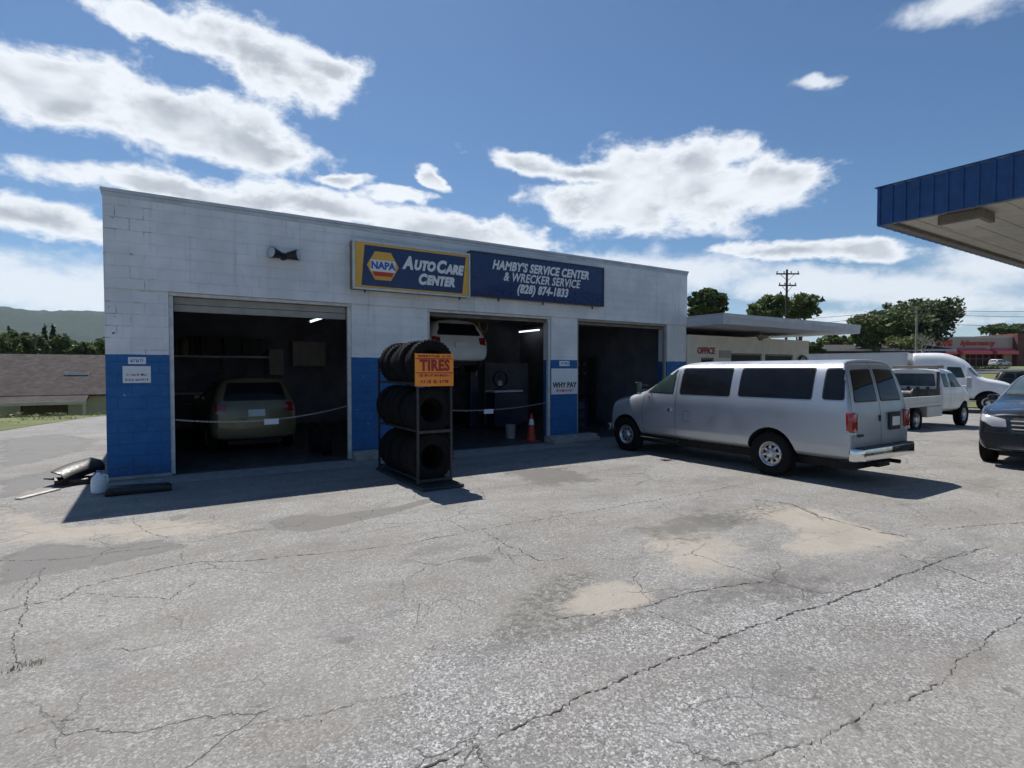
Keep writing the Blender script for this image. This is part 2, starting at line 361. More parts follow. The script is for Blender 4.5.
# ------------------------------------------------------------------ mesh helpers
class MB:
    def __init__(s): s.bm = bmesh.new()
    def box(s, x0, x1, y0, y1, z0, z1, bev=0.0, mtx=None):
        r = bmesh.ops.create_cube(s.bm, size=1)
        vs = r['verts']
        bmesh.ops.scale(s.bm, verts=vs, vec=(abs(x1-x0), abs(y1-y0), abs(z1-z0)))
        bmesh.ops.translate(s.bm, verts=vs, vec=((x0+x1)/2, (y0+y1)/2, (z0+z1)/2))
        if mtx: bmesh.ops.transform(s.bm, verts=vs, matrix=mtx)
        if bev:
            es = list({e for v in vs for e in v.link_edges})
            bmesh.ops.bevel(s.bm, geom=es, offset=bev, segments=2, affect='EDGES', profile=.5)
        return s
    def cyl(s, a, b, r, r2=None, n=16, caps=True):
        a = Vector(a); b = Vector(b); d = b-a
        q = d.to_track_quat('Z', 'Y').to_matrix().to_4x4()
        bmesh.ops.create_cone(s.bm, cap_ends=caps, segments=n, radius1=r, radius2=r if r2 is None else r2, depth=d.length,
                              matrix=Matrix.Translation((a+b)/2) @ q)
        return s
    def tube(s, pts, r, n=8):
        for i in range(len(pts)-1): s.cyl(pts[i], pts[i+1], r, n=n)
        return s
    def lathe(s, prof, axis='Z', n=32, center=(0, 0, 0)):
        """prof: list of (radius, height along the axis); closed by revolving"""
        rings = []
        for (r, h) in prof:
            ring = []
            for k in range(n):
                a = 2*math.pi*k/n; c, d = math.cos(a)*r, math.sin(a)*r
                p = {'Z': (c, d, h), 'Y': (c, h, d), 'X': (h, c, d)}[axis]
                ring.append(s.bm.verts.new(Vector(p)+Vector(center)))
            rings.append(ring)
        for i in range(len(rings)-1):
            for k in range(n):
                s.bm.faces.new((rings[i][k], rings[i][(k+1) % n], rings[i+1][(k+1) % n], rings[i+1][k]))
        return s
    def prism(s, pts, d0, d1, plane='XZ'):
        """extrude a 2-D polygon between d0 and d1 along the remaining axis"""
        def P(p, d): return {'XZ': (p[0], d, p[1]), 'XY': (p[0], p[1], d), 'YZ': (d, p[0], p[1])}[plane]
        a = [s.bm.verts.new(P(p, d0)) for p in pts]; b = [s.bm.verts.new(P(p, d1)) for p in pts]
        s.bm.faces.new(a); s.bm.faces.new(list(reversed(b)))
        n = len(pts)
        for i in range(n): s.bm.faces.new((a[i], b[i], b[(i+1) % n], a[(i+1) % n]))
        return s
    def quad(s, *p): s.bm.faces.new([s.bm.verts.new(q) for q in p]); return s
    def blob(s, c, r, n=2):
        res = bmesh.ops.create_icosphere(s.bm, subdivisions=n, radius=1)
        bmesh.ops.scale(s.bm, verts=res['verts'], vec=r); bmesh.ops.translate(s.bm, verts=res['verts'], vec=c); return s
    def mesh(s, name, mat, smooth=None, recalc=True):
        if recalc: bmesh.ops.recalc_face_normals(s.bm, faces=s.bm.faces)
        me = bpy.data.meshes.new(name); s.bm.to_mesh(me); s.bm.free()
        if mat: me.materials.append(MT[mat] if isinstance(mat, str) else mat)
        if smooth: me.shade_smooth(); me.set_sharp_from_angle(angle=R(smooth))
        return me

def tag(o, label=None, cat=None, group=None, kind=None):
    if label: o['label'] = label
    if cat: o['category'] = cat
    if group: o['group'] = group
    if kind: o['kind'] = kind
    return o
def thing(name, label, cat, loc=(0, 0, 0), rz=0.0, group=None):
    o = bpy.data.objects.new(name, None); col.objects.link(o); o.location = loc; o.rotation_euler = (0, 0, rz)
    o.empty_display_size = .1
    return tag(o, label, cat, group)
def part(name, mb, mat, parent=None, smooth=None, world=False, recalc=True):
    me = mb if isinstance(mb, bpy.types.Mesh) else mb.mesh(name, mat, smooth, recalc)
    o = bpy.data.objects.new(name, me); col.objects.link(o)
    if parent is not None:
        o.parent = parent
        if world:
            root = parent
            m = Matrix.Identity(4)
            while root is not None:
                m = Matrix.LocRotScale(root.location, root.rotation_euler, root.scale) @ m; root = root.parent
            me.transform(m.inverted())
    return o
def solo(name, mb, mat, label, cat, group=None, smooth=None, loc=(0, 0, 0), rz=0):
    o = part(name, mb, mat, None, smooth); o.location = loc; o.rotation_euler = (0, 0, rz); return tag(o, label, cat, group)
def struct(name, mb, mat, smooth=None):
    o = part(name, mb, mat, None, smooth); o['kind'] = 'structure'; return o
def copy_tree(o, parent=None):
    c = o.copy(); col.objects.link(c); c.parent = parent
    for ch in list(o.children): copy_tree(ch, c)
    return c
def text_mesh(txt, size, mat, depth=.006, bold=0.0, shear=0.0, sx=1.0, align='CENTER', spacing=1.0):
    cu = bpy.data.curves.new('t', 'FONT'); cu.body = txt; cu.size = size; cu.extrude = depth/2; cu.offset = bold
    cu.shear = shear; cu.align_x = align; cu.align_y = 'CENTER'; cu.space_character = spacing; cu.resolution_u = 3
    o = bpy.data.objects.new('t', cu); col.objects.link(o)
    dg = bpy.context.evaluated_depsgraph_get(); me = bpy.data.meshes.new_from_object(o.evaluated_get(dg))
    bpy.data.objects.remove(o); me.materials.clear(); me.materials.append(MT[mat])
    me.transform(Matrix.Scale(sx, 4, (1, 0, 0)))
    return me
def text(name, txt, size, mat, parent, loc, rz=0, **k):
    """lettering standing on a plane that faces local -Y (rz turns it)"""
    me = text_mesh(txt, size, mat, **k)
    o = bpy.data.objects.new(name, me); col.objects.link(o); o.parent = parent
    o.location = loc; o.rotation_euler = (R(90), 0, rz); return o

# ------------------------------------------------------------------ terrain
def lerp_tab(x, tab):
    if x <= tab[0][0]: return tab[0][1]
    for (a, va), (b, vb) in zip(tab, tab[1:]):
        if x <= b: return va+(vb-va)*(x-a)/(b-a)
    return tab[-1][1]
EAST = [(18, 0), (30, -.36), (38, -.05), (60, .75), (150, 2.75)]
def T(x, y):
    z = lerp_tab(x, EAST)
    if x < 30:
        f = 1.0 if x < 12 else (30-x)/18
        z += f*lerp_tab(y, [(28.5, 0), (46, -2.9), (200, -3.4), (1500, -5)])
    return z
def grid_sheet(xs, ys, dz=0.0, attrs=None):
    bm = bmesh.new(); V = {}
    for i, x in enumerate(xs):
        for j, y in enumerate(ys): V[i, j] = bm.verts.new((x, y, T(x, y)+dz))
    for i in range(len(xs)-1):
        for j in range(len(ys)-1): bm.faces.new((V[i, j], V[i+1, j], V[i+1, j+1], V[i, j+1]))
    return bm
def frange(a, b, s): n = max(1, round((b-a)/s)); return [a+(b-a)*i/n for i in range(n+1)]
KX = [-4000, -1500, -600, -200, -80, -40, -20, -10, 0, 6, 12, 18, 24, 30, 34, 38, 49, 60, 90, 120, 150, 300, 800, 2000, 4500]
KY = [-4000, -1000, -200, -60, -30, -10, 5, 15, 22, 28.5, 34, 40, 46, 80, 130, 200, 500, 1500, 3000, 5000]
m_ = MB(); m_.bm.free(); m_.bm = grid_sheet(KX, KY, -.03); struct('ground', m_, 'far_grass')

def smooth_poly_dist(p, poly):
    """signed distance to a polygon in the ground plane, positive inside"""
    x, y = p; inside = False; best = 1e9; n = len(poly)
    for i in range(n):
        ax, ay = poly[i]; bx, by = poly[(i+1) % n]
        if (ay > y) != (by > y) and x < (bx-ax)*(y-ay)/(by-ay)+ax: inside = not inside
        dx, dy = bx-ax, by-ay; t = max(0, min(1, ((x-ax)*dx+(y-ay)*dy)/(dx*dx+dy*dy+1e-9)))
        d = math.hypot(x-ax-dx*t, y-ay-dy*t); best = min(best, d)
    return best if inside else -best
def gp(pts): return [tuple(G(x, y)[:2]) for x, y in pts]
COARSE = [(gp([(300, 768), (395, 700), (440, 640), (560, 618), (645, 606), (700, 585), (760, 590), (830, 590), (900, 560), (975, 548), (1040, 560), (1024, 620), (960, 655), (880, 700), (800, 735), (690, 768), (600, 900), (300, 900)]), .25)]
TAN = [(gp([(555, 612), (580, 588), (620, 580), (655, 594), (650, 606), (600, 616)]), .12),
       (gp([(780, 548), (800, 530), (740, 512), (760, 505), (810, 508), (880, 532), (915, 540), (860, 552), (805, 556)]), .25),
       (gp([(640, 540), (690, 520), (740, 545), (725, 575), (680, 570)]), .5),
       (gp([(0, 510), (70, 525), (180, 520), (250, 530), (120, 540), (0, 545)]), .5)]
DARK = [(gp([(268, 522), (300, 515), (330, 516), (400, 506), (430, 498), (436, 501), (400, 512), (350, 524), (310, 532), (280, 530)]), .06),
        (gp([(0, 560), (40, 543), (100, 548), (160, 540), (190, 547), (120, 562), (0, 585)]), .16),
        (gp([(0, 440), (60, 434), (95, 440), (80, 452), (0, 470)]), .45),
        (gp([(0, 478), (60, 470), (90, 474), (40, 488), (0, 500)]), .3),
        (gp([(500, 470), (560, 468), (600, 480), (540, 486)]), .5),
        (gp([(460, 558), (495, 556), (490, 564), (465, 562)]), .06),
        (gp([(640, 530), (700, 512), (740, 520), (690, 540)]), .9),
        (gp([(700, 600), (760, 575), (830, 580), (790, 600)]), .8),
        (gp([(165, 517), (185, 515), (183, 520), (170, 521)]), .04)]
for (x, y, s) in ((650, 632, 7), (660, 640, 6), (792, 655, 8), (806, 668, 9), (815, 700, 9), (845, 716, 8), (880, 668, 8), (863, 680, 6), (667, 626, 5), (700, 640, 6), (855, 730, 8)):
    DARK.append((gp([(x-s, y-s*.3), (x+s*.6, y-s*.35), (x+s, y+s*.2), (x-s*.4, y+s*.4)]), .03))
GRAVEL = [(gp([(490, 640), (520, 600), (560, 575), (600, 572), (570, 600), (555, 625), (640, 612), (640, 618), (520, 645)]), .15),
          (gp([(700, 520), (760, 503), (790, 508), (740, 525)]), .2)]
def mask(p, sets):
    v = 0.0
    for poly, soft in sets:
        d = smooth_poly_dist(p, poly); v = max(v, min(1, max(0, .5+d/(2*soft))))
    return v
def bbox_ok(p, sets):
    return True
def build_lot():
    xs = frange(-30, -4, 1.5)[:-1]+frange(-4, 12, .09)[:-1]+frange(12, 18, .5)[:-1]+[18, 20, 22, 24, 26, 28, 30, 32, 34, 36]
    ys = frange(-25, .4, 2)[:-1]+frange(.4, 10, .09)[:-1]+frange(10, 28.4, .6)
    m = MB(); m.bm.free(); m.bm = grid_sheet(xs, ys, .004)
    me = m.mesh('parking_lot', 'asphalt')
    for nm, sets in (('tan', TAN), ('dark', DARK), ('coarse', COARSE), ('gravel', GRAVEL)):
        a = me.attributes.new(nm, 'FLOAT', 'POINT'); bb = []
        for poly, soft in sets:
            X = [q[0] for q in poly]; Y = [q[1] for q in poly]
            bb.append((min(X)-soft, max(X)+soft, min(Y)-soft, max(Y)+soft, poly, soft))
        for i, v in enumerate(me.vertices):
            x, y = v.co.x, v.co.y; val = 0
            for (a0, a1, b0, b1, poly, soft) in bb:
                if a0 < x < a1 and b0 < y < b1:
                    d = smooth_poly_dist((x, y), poly); val = max(val, min(1, max(0, .5+d/(2*soft))))
            a.data[i].value = val
    o = part('parking_lot', me, None); o['kind'] = 'structure'
build_lot()

def cracks():
    rnd = random.Random(3); bm = bmesh.new()
    lines = [([(405, 775), (435, 765), (475, 748), (500, 735), (545, 716), (600, 690), (640, 672), (690, 655), (700, 650), (735, 634), (770, 622), (830, 603), (880, 585), (930, 565), (985, 548)], .020),
             ([(648, 612), (690, 626), (712, 636), (742, 641)], .010),
             ([(556, 620), (590, 616), (640, 608), (652, 606), (672, 598), (720, 588), (770, 582)], .014),
             ([(720, 768), (780, 752), (830, 735), (870, 708), (930, 690), (960, 660), (1024, 615)], .010),
             ([(0, 612), (25, 605), (60, 600), (80, 588), (110, 580), (200, 562), (240, 562), (340, 552), (400, 546), (480, 530), (540, 520), (610, 508), (680, 496), (760, 482)], .012),
             ([(0, 561), (60, 560), (110, 553), (180, 545), (240, 532), (290, 528)], .010),
             ([(485, 532), (505, 545), (520, 550), (535, 560), (550, 561), (575, 556)], .012),
             ([(22, 665), (14, 645), (20, 625), (28, 608), (26, 600), (40, 575), (48, 566)], .008),
             ([(10, 600), (25, 585), (35, 572), (45, 566)], .006),
             ([(80, 594), (140, 598), (170, 600), (200, 580)], .008),
             ([(132, 518), (142, 530), (172, 540)], .010), ([(100, 650), (130, 652), (150, 648), (200, 640)], .007),
             ([(210, 738), (330, 712), (420, 692)], .007), ([(0, 738), (60, 722), (110, 715)], .007),
             ([(752, 500), (790, 504), (820, 517), (850, 525), (880, 533), (910, 538)], .022),
             ([(940, 530), (1000, 524), (1030, 523)], .012), ([(900, 555), (960, 575), (1010, 592)], .012), ([(478, 488), (486, 500)], .012),
             ([(600, 470), (700, 480), (860, 510)], .008)]
    for pts, w in lines:
        P = [Vector(G(*p)) for p in pts]; Q = []
        for a, b in zip(P, P[1:]):
            n = max(2, int((b-a).length/.026)); d = (b-a).normalized(); nn = Vector((-d.y, d.x, 0))
            for k in range(n):
                Q.append(a+(b-a)*k/n+nn*(rnd.gauss(0, .007 if k else .003)+.02*math.sin(k*.21+w*900)*math.sin(math.pi*k/n)))
        prev = None
        for i in range(len(Q)-1):
            d = (Q[i+1]-Q[i]).normalized(); nn = Vector((-d.y, d.x, 0)); ww = w*rnd.choice((.1, .25, .45, .6, 1.0))*min(1, 0.35+Q[i].length/8)
            z = .0085
            a = bm.verts.new(Vector((Q[i].x, Q[i].y, z))+nn*ww/2); b = bm.verts.new(Vector((Q[i].x, Q[i].y, z))-nn*ww/2)
            if prev: bm.faces.new((prev[0], a, b, prev[1]))
            prev = (a, b)
    m = MB(); m.bm.free(); m.bm = bm
    MT['crack'] = plain('crack_dirt', (.055, .05, .042), .95, var=.4, scale=20)
    struct('pavement_cracks', m, 'crack')
cracks()

def tufts(name, spots, mat, label=None):
    rnd = random.Random(5); bm = bmesh.new()
    for (x, y, z, r, n, h) in spots:
        for k in range(n):
            a = rnd.uniform(0, 6.28); q = r*rnd.random()**.6; px, py = x+q*math.cos(a), y+q*math.sin(a)*.6
            t = rnd.uniform(0, 6.28); w = h*.09; hh = h*rnd.uniform(.4, 1); l = Vector((rnd.gauss(0, .4)*hh, rnd.gauss(0, .4)*hh, hh))
            b = Vector((px, py, z)); s_ = Vector((math.cos(t), math.sin(t), 0))*w
            bm.faces.new([bm.verts.new(q_) for q_ in (b-s_, b+s_, b+l)])
    m = MB(); m.bm.free(); m.bm = bm
    o = part(name, m, mat, recalc=False); o['kind'] = 'stuff'
    if label: tag(o, label, 'grass')
g0 = G(22, 668); g1 = G(34, 664); g2 = G(12, 672)
tufts('crack_grass', [(g0.x, g0.y, .005, .10, 45, .03), (g1.x, g1.y, .005, .07, 24, .028), (g2.x, g2.y, .005, .05, 18, .025)], 'leaf_pale', 'small green weeds growing from a crack in the pavement')

def grit():
    rnd = random.Random(17); bm = bmesh.new()
    spots = [(G(600, 690), .9), (G(500, 735), .7), (G(830, 603), 1.2), (G(600, 600), 1.0), (G(840, 540), 1.4), (G(80, 560), 1.0), (G(300, 530), 1.2), (G(560, 480), 1.6), (G(20, 640), .8), (G(900, 690), .6), (G(-10, 480), 2.0), (G(250, 470), 1.4)]
    for k in range(450):
        c, sp = rnd.choice(spots); x = c.x+rnd.gauss(0, sp); y = c.y+rnd.gauss(0, sp*.5); r = rnd.uniform(.002, .006)
        if y > 11.2 or y < .8: continue
        res = bmesh.ops.create_icosphere(bm, subdivisions=1, radius=r); q = Matrix.Translation((x, y, .005+r*.4)) @ Euler((rnd.uniform(0, 6), rnd.uniform(0, 6), 0)).to_matrix().to_4x4() @ Matrix.Diagonal((1, rnd.uniform(.6, 1), rnd.uniform(.4, .8), 1))
        bmesh.ops.transform(bm, verts=res['verts'], matrix=q)
    m = MB(); m.bm.free(); m.bm = bm; MT['grit'] = plain('grit_stone', (.36, .35, .32), .9, var=.5, scale=30)
    o = part('loose_gravel', m, 'grit'); o['kind'] = 'stuff'; o['label'] = 'loose grit scattered over the worn pavement'
grit()
# apron of older concrete along the doors
m = MB(); m.quad((-.9, 10.55, .008), (8.9, 10.45, .008), (8.9, 11.4, .008), (-.9, 11.4, .008)); struct('concrete_apron', m, 'concrete')

# grass verge and weeds beyond the lot's left edge
ve = [(-30, 20), (-4.5, 21.4), (-3.8, 23.4), (-3.1, 25.4), (-2.45, 27.2), (-1.5, 28.2), (2, 28.6), (12, 28.8)]
m = MB()
for a, b in zip(ve, ve[1:]):
    rows = [(a[1], b[1])]+[(y, y) for y in (28.48, 30, 31.5, 33.8) if y > max(a[1], b[1])]
    for (ya, yb), (yc, yd) in zip(rows, rows[1:]):
        m.quad((a[0], ya, T(a[0], ya)+.014), (b[0], yb, T(b[0], yb)+.014), (b[0], yd, T(b[0], yd)+.014), (a[0], yc, T(a[0], yc)+.014))
struct('grass_verge', m, 'grass')
sp = []
rn = random.Random(11)
for k in range(160):
    x = rn.uniform(-9, 1); y = rn.uniform(24.5, 32.5)
    if y < 28.4 and x > -4.4+(y-22)*.34: continue
    sp.append((x, y, T(x, y), .4, 26, rn.uniform(.05, .17)))
tufts('tall_grass', sp, 'leaf_pale', 'tall pale green grass and weeds along the edge of the lot')
# ------------------------------------------------------------------ hills
def hills():
    bm = bmesh.new(); n = 90; rows = []
    for i in range(n+1):
        a = R(-60+120*i/n); r0 = 1400
        azp = math.degrees(a)
        hgt = 190+26*math.sin(azp*.11+1)+12*math.sin(azp*.37)+5*math.sin(azp*.9)
        hgt *= 1.0 if azp < 8 else max(.25, 1-(azp-8)/28)
        rows.append([bm.verts.new((math.sin(a)*r, math.cos(a)*r, z)) for r, z in ((r0, -12), (r0+250, hgt*.28), (r0+480, hgt*.6), (r0+700, hgt*.9), (r0+850, hgt), (r0+1100, hgt*.7), (r0+1500, -20))])
    for i in range(n):
        for j in range(6): bm.faces.new((rows[i][j], rows[i+1][j], rows[i+1][j+1], rows[i][j+1]))
    bmesh.ops.subdivide_edges(bm, edges=bm.edges, cuts=3, use_grid_fill=True)
    rnd = random.Random(2)
    for v in bm.verts: v.co.z += rnd.uniform(-3, 3)
    m = MB(); m.bm.free(); m.bm = bm; struct('hills', m, 'hill', 80)
hills()

# road and sidewalk between the lot and the pharmacy
AZR = R(72.5); DV = Vector((math.sin(AZR), math.cos(AZR), 0)); RV = Vector((DV.y, -DV.x, 0))
def strip(name, d0, d1, mat, dz):
    m = MB(); N_ = 24; prev = None
    for i in range(N_+1):
        s_ = -70+160*i/N_; a = DV*d0+RV*s_; b = DV*d1+RV*s_
        q = (Vector((a.x, a.y, T(a.x, a.y)+dz)), Vector((b.x, b.y, T(b.x, b.y)+dz)))
        if prev: m.quad(prev[0], q[0], q[1], prev[1])
        prev = q
    struct(name, m, mat)
MT['road_asphalt'] = plain('road_asphalt', (.085, .085, .088), .85, var=.15, scale=.5)
strip('road', 44, 54, 'road_asphalt', .03); strip('sidewalk', 41.5, 43.4, 'concrete', .10); strip('grass_strip', 37.5, 41.5, 'grass', .06)
strip('lawn', 54.2, 92, 'grass', .05); strip('pharmacy_car_park', 96, 121, 'road_asphalt', .05)

# ------------------------------------------------------------------ service garage
YF = 11.28
def garage():
    g = thing('service_garage', 'long white block garage with blue painted lower piers and three open bays', 'building', (0, YF, 0))
    x0, x1, yb, zt = -.76, 13.55, 20.4, 4.80
    D = [(.14, 3.33), (5.01, 8.43), (9.28, 12.72)]; zd = 3.16; th = .34
    m = MB(); yl = YF+.03
    piers = [(x0, D[0][0]), (D[0][1], D[1][0]), (D[1][1], D[2][0]), (D[2][1], x1)]
    for a, b in piers: m.box(a, b, yl, yl+th, 0, 3.22)
    m.box(x0, x1, YF, YF+th+.03, 3.222, zt)
    m.box(x0, x0+.2, yl+th+.002, yb, 0, zt-.002); m.box(x1-.2, x1, yl+th+.002, yb, 0, zt-.002); m.box(x0+.202, x1-.202, yb-.2, yb, 0, zt-.002)
    part('wall', m, 'painted_block', g, world=True)
    m = MB()
    m.box(x0-.03, x1+.03, YF-.035, YF+.42, zt+.002, zt+.06, .006)
    m.box(x0-.012, x1+.012, YF-.014, YF-.002, zt-.07, zt, .003)
    m.box(x0-.03, x0+.22, YF+.422, yb, zt+.002, zt+.06); m.box(x1-.22, x1+.03, YF+.422, yb, zt+.002, zt+.06)
    part('coping', m, 'coping_metal', g, world=True)
    m = MB(); m.box(x0+.21, x1-.21, YF+.4, yb-.21, 4.25, 4.4); part('roof', m, 'coping_metal', g, world=True)
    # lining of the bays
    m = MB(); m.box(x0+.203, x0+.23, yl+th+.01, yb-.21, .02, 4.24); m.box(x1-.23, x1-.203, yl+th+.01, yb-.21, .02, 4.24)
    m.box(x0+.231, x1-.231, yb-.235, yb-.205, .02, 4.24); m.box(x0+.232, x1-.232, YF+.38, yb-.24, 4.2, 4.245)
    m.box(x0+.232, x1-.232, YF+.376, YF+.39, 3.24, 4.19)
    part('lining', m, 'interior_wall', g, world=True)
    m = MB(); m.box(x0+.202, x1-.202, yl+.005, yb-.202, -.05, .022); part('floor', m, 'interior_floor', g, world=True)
    for i, (a, b) in enumerate(D):
        m = MB(); w = .07
        m.box(a+.002, a+w, yl+.035, yl+.12, .024, zd-.002, .004); m.box(b-w, b-.002, yl+.035, yl+.12, .024, zd-.002, .004)
        m.box(a+.002, b-.002, yl+.03, yl+.13, zd+.001, zd+.058, .004)
        fr = part('door_frame', m, 'frame_white' if i != 2 else 'door_tan', g, world=True)
        # rolled up sectional door: only the lowest panels show under the header
        m = MB()
        if i == 0:
            m.box(a+w+.004, b-w-.004, yl+.15, yl+.19, 3.03, zd-.004, .008); m.box(a+w+.004, b-w-.004, yl+.155, yl+.195, 2.90, 3.024, .008)
        else:
            m.box(a+w+.004, b-w-.004, yl+.16, yl+.20, 3.08, zd-.004, .006)
        for k in range(5):
            m.box(a+w+.02, b-w-.02, yl+.42+k*.52, yl+.42+k*.52+.5, 3.26, 3.30, .006)
        part('overhead_door', m, 'door_tan' if i == 0 else 'brown_metal', g, world=True)
    for (a, b, e) in ((D[0][1]-.02, D[1][0]+.03, .30), (D[1][1]-.22, D[2][0]+.45, .42)):
        m = MB(); m.prism([(yl-e, .01), (yl-.004, .01), (yl-.004, .19), (yl-e+.12, .19), (yl-e+.12, .125), (yl-e, .12)], a, b, 'YZ')
        bmesh.ops.recalc_face_normals(m.bm, faces=m.bm.faces); bmesh.ops.bevel(m.bm, geom=m.bm.edges[:], offset=.012, segments=2, affect='EDGES', profile=.5)
        part('footing', m, 'concrete', g, world=True)
    m = MB(); m.box(x0-.05, D[0][0]+.02, yl-.1, yl-.004, .01, .07, .015); part('footing', m, 'concrete', g, world=True)
garage()

# floodlight
def floodlight():
    p = PY(283, 257, YF)
    f = thing('twin_floodlight', 'black twin head floodlight on the white wall above the first bay', 'floodlight', (p.x, YF, p.z))
    m = MB(); m.cyl((0, -.002, 0), (0, -.05, 0), .07); m.box(-.03, .03, -.10, -.05, -.04, .03, .008); part('mount', m, 'dark_metal', f, 40)
    for s_ in (-1, 1):
        m = MB(); a = Vector((s_*.05, -.09, .01)); b = Vector((s_*.24, -.20, .03))
        m.cyl((0, -.08, 0), a, .018, n=8); m.cyl(a, b, .06, .11, 20); h = part('lamp_head', m, 'black_plastic', f, 40)
        m = MB(); d = (b-a).normalized(); m.cyl(b+d*.001, b+d*.012, .10, .08, 20); part('lens', m, 'clear_lens', h, 40)
floodlight()

# ------------------------------------------------------------------ signs
def sign_autocare():
    yf = 11.03
    a = PY(353, 239, yf); b = PY(470, 293, yf); ztl = a.z; zbl = PY(354, 288, yf).z
    W = b.x-a.x; zc = (ztl+zbl)/2; Hh = (ztl-zbl)
    g = thing('autocare_sign', 'yellow framed blue box sign reading AutoCare Center beside the navy sign', 'sign', ((a.x+b.x)/2, yf, zc))
    m = MB(); m.box(-W/2, W/2, .04, .245, -Hh/2, Hh/2, .01); part('cabinet', m, 'brown_metal', g)
    m = MB(); t = .035
    m.box(-W/2-.01, W/2+.01, 0, .038, Hh/2-t, Hh/2+.01, .004); m.box(-W/2-.01, W/2+.01, 0, .038, -Hh/2-.01, -Hh/2+t, .004)
    m.box(-W/2-.01, -W/2+t, .001, .037, -Hh/2+t, Hh/2-t); m.box(W/2-t, W/2+.01, .001, .037, -Hh/2+t, Hh/2-t); part('frame', m, 'alu_frame', g)
    m = MB(); m.box(-W/2+t, W/2-t, .02, .038, -Hh/2+t, Hh/2-t); f = part('face', m, 'sign_yellow', g)
    m = MB(); m.prism([(-W/2+.24, Hh/2-.08), (W/2-.10, Hh/2-.08), (W/2-.19, -Hh/2+.075), (-W/2+.17, -Hh/2+.075)], .012, .0198); part('blue_field', m, 'sign_navy', g)
    # hexagon badge
    cx, cz, r = -W/2+.62, .01, .34
    hexa = [(cx+r*math.cos(R(60*k)), cz+r*math.sin(R(60*k))*.98) for k in range(6)]
    m = MB(); m.prism(hexa, .006, .0118); badge = part('badge', m, 'sign_yellow', g)
    def band(z0, z1, ins, y0, y1, mat, nm):
        def hw(z): return r*(1-abs(z)/(r*.866*.98)*.5)*ins
        m = MB(); m.prism([(cx-hw(z0), cz+z0), (cx+hw(z0), cz+z0), (cx+hw(z1), cz+z1), (cx-hw(z1), cz+z1)], y0, y1); part(nm, m, mat, badge)
    band(-.115, .115, .97, .002, .0058, 'sign_white', 'band'); band(-.21, -.125, .86, .002, .0058, 'sign_red', 'lower_band')
    text('lettering', 'NAPA', .205, 'lettering_blue', g, (cx, -.001, cz), bold=.008, sx=.95)
    ox = W/2-.70
    me = text_mesh('A', .36, 'sign_white', bold=.012, shear=.2, sx=.86)
    def tx(s_, size, x, z): text('lettering', s_, size, 'sign_white', g, (x, .004, z), bold=.019, shear=.24, sx=.84, align='LEFT', spacing=1.0)
    x = -W/2+1.06
    tx('A', .36, x, .125); tx('UTO', .27, x+.235, .10); tx('C', .36, x+.75, .115); tx('ARE', .27, x+.99, .085)
    tx('C', .30, x+.33, -.19); tx('ENTER', .26, x+.53, -.195)
    for k in (-.4, .42): m = MB(); m.cyl((W*k, .1, -Hh/2-.06), (W*k, .1, -Hh/2), .018, n=8); part('bracket', m, 'dark_metal', g)
    return b.x
def sign_name(xl):
    yf = 11.09
    b = PY(604, 306, yf); zt = PY(604, 268, yf).z; zb = b.z
    a = xl+.04; W = b.x-a; Hh = zt-zb+.02; 
    g = thing('name_sign', 'long navy sign with white italic lettering naming the service center and its telephone number', 'sign', ((a+b.x)/2, yf, (zt+zb)/2-.01))
    m = MB(); m.box(-W/2, W/2, .012, .185, -Hh/2, Hh/2, .012); part('cabinet', m, 'sign_navy', g)
    m = MB(); t = .03
    m.box(-W/2-.004, W/2+.004, 0, .011, Hh/2-t, Hh/2+.004); m.box(-W/2-.004, W/2+.004, 0, .011, -Hh/2-.004, -Hh/2+t)
    m.box(-W/2-.004, -W/2+t, 0, .011, -Hh/2+t+.001, Hh/2-t-.001); m.box(W/2-t, W/2+.004, 0, .011, -Hh/2+t+.001, Hh/2-t-.001); part('frame', m, 'dark_metal', g)
    for s_, z, sz in (("HAMBY'S SERVICE CENTER", .25, .285), ('& WRECKER SERVICE', 0, .285), ('(828) 874-1833', -.26, .285)):
        text('lettering', s_, sz, 'sign_white', g, (.02, .006, z), bold=.007 if '&' in s_ else .012, shear=.28, sx=.82, spacing=1.06)
    for k in (-.3, .02, .42): m = MB(); m.cyl((W*k, .1, -Hh/2-.07), (W*k, .1, -Hh/2-.002), .02, n=8); part('bracket', m, 'dark_metal', g)
xl = sign_autocare(); sign_name(xl)

def print_rows(parent, rows, mat, y=0.0, seed=1):
    """rows of small worn print, too small and faded to read: (x0, x1, z, height)"""
    rnd = random.Random(seed)
    for x0, x1, z, h in rows:
        x = x0; m = MB()
        while x < x1:
            w = h*rnd.uniform(.35, .6)
            if rnd.random() < .86:
                m.box(x, x+w*.28, y-.003, y, z-h/2, z+h/2)
                if rnd.random() < .7: m.box(x+w*.3, x+w*.8, y-.003, y, z+h*rnd.choice((-.5, -.1, .3)), z+h*rnd.choice((-.1, .3, .5))+h*.12)
            x += w
        part('small_print', m, mat, parent)
def board(name, label, px0, py0, px1, py1, Y, mat='sign_white', cat='sign', th=.012):
    a = PY(px0, py0, Y); b = PY(px1, py1, Y); zb = PY(px0, py1, Y).z
    g = thing(name, label, cat, ((a.x+b.x)/2, Y, (a.z+zb)/2)); W = b.x-a.x; Hh = a.z-zb
    m = MB(); m.box(-W/2, W/2, 0, th, -Hh/2, Hh/2, .002); part('panel', m, mat, g); return g, W, Hh
YP = YF+.016
g, W, Hh = board('notice_sign', 'small white plate near the top of the leftmost blue pier', 128, 357, 146, 364, YP, cat='notice')
print_rows(g, [(-W*.36, W*.36, 0, Hh*.5)], 'lettering_blue', 0, 4)
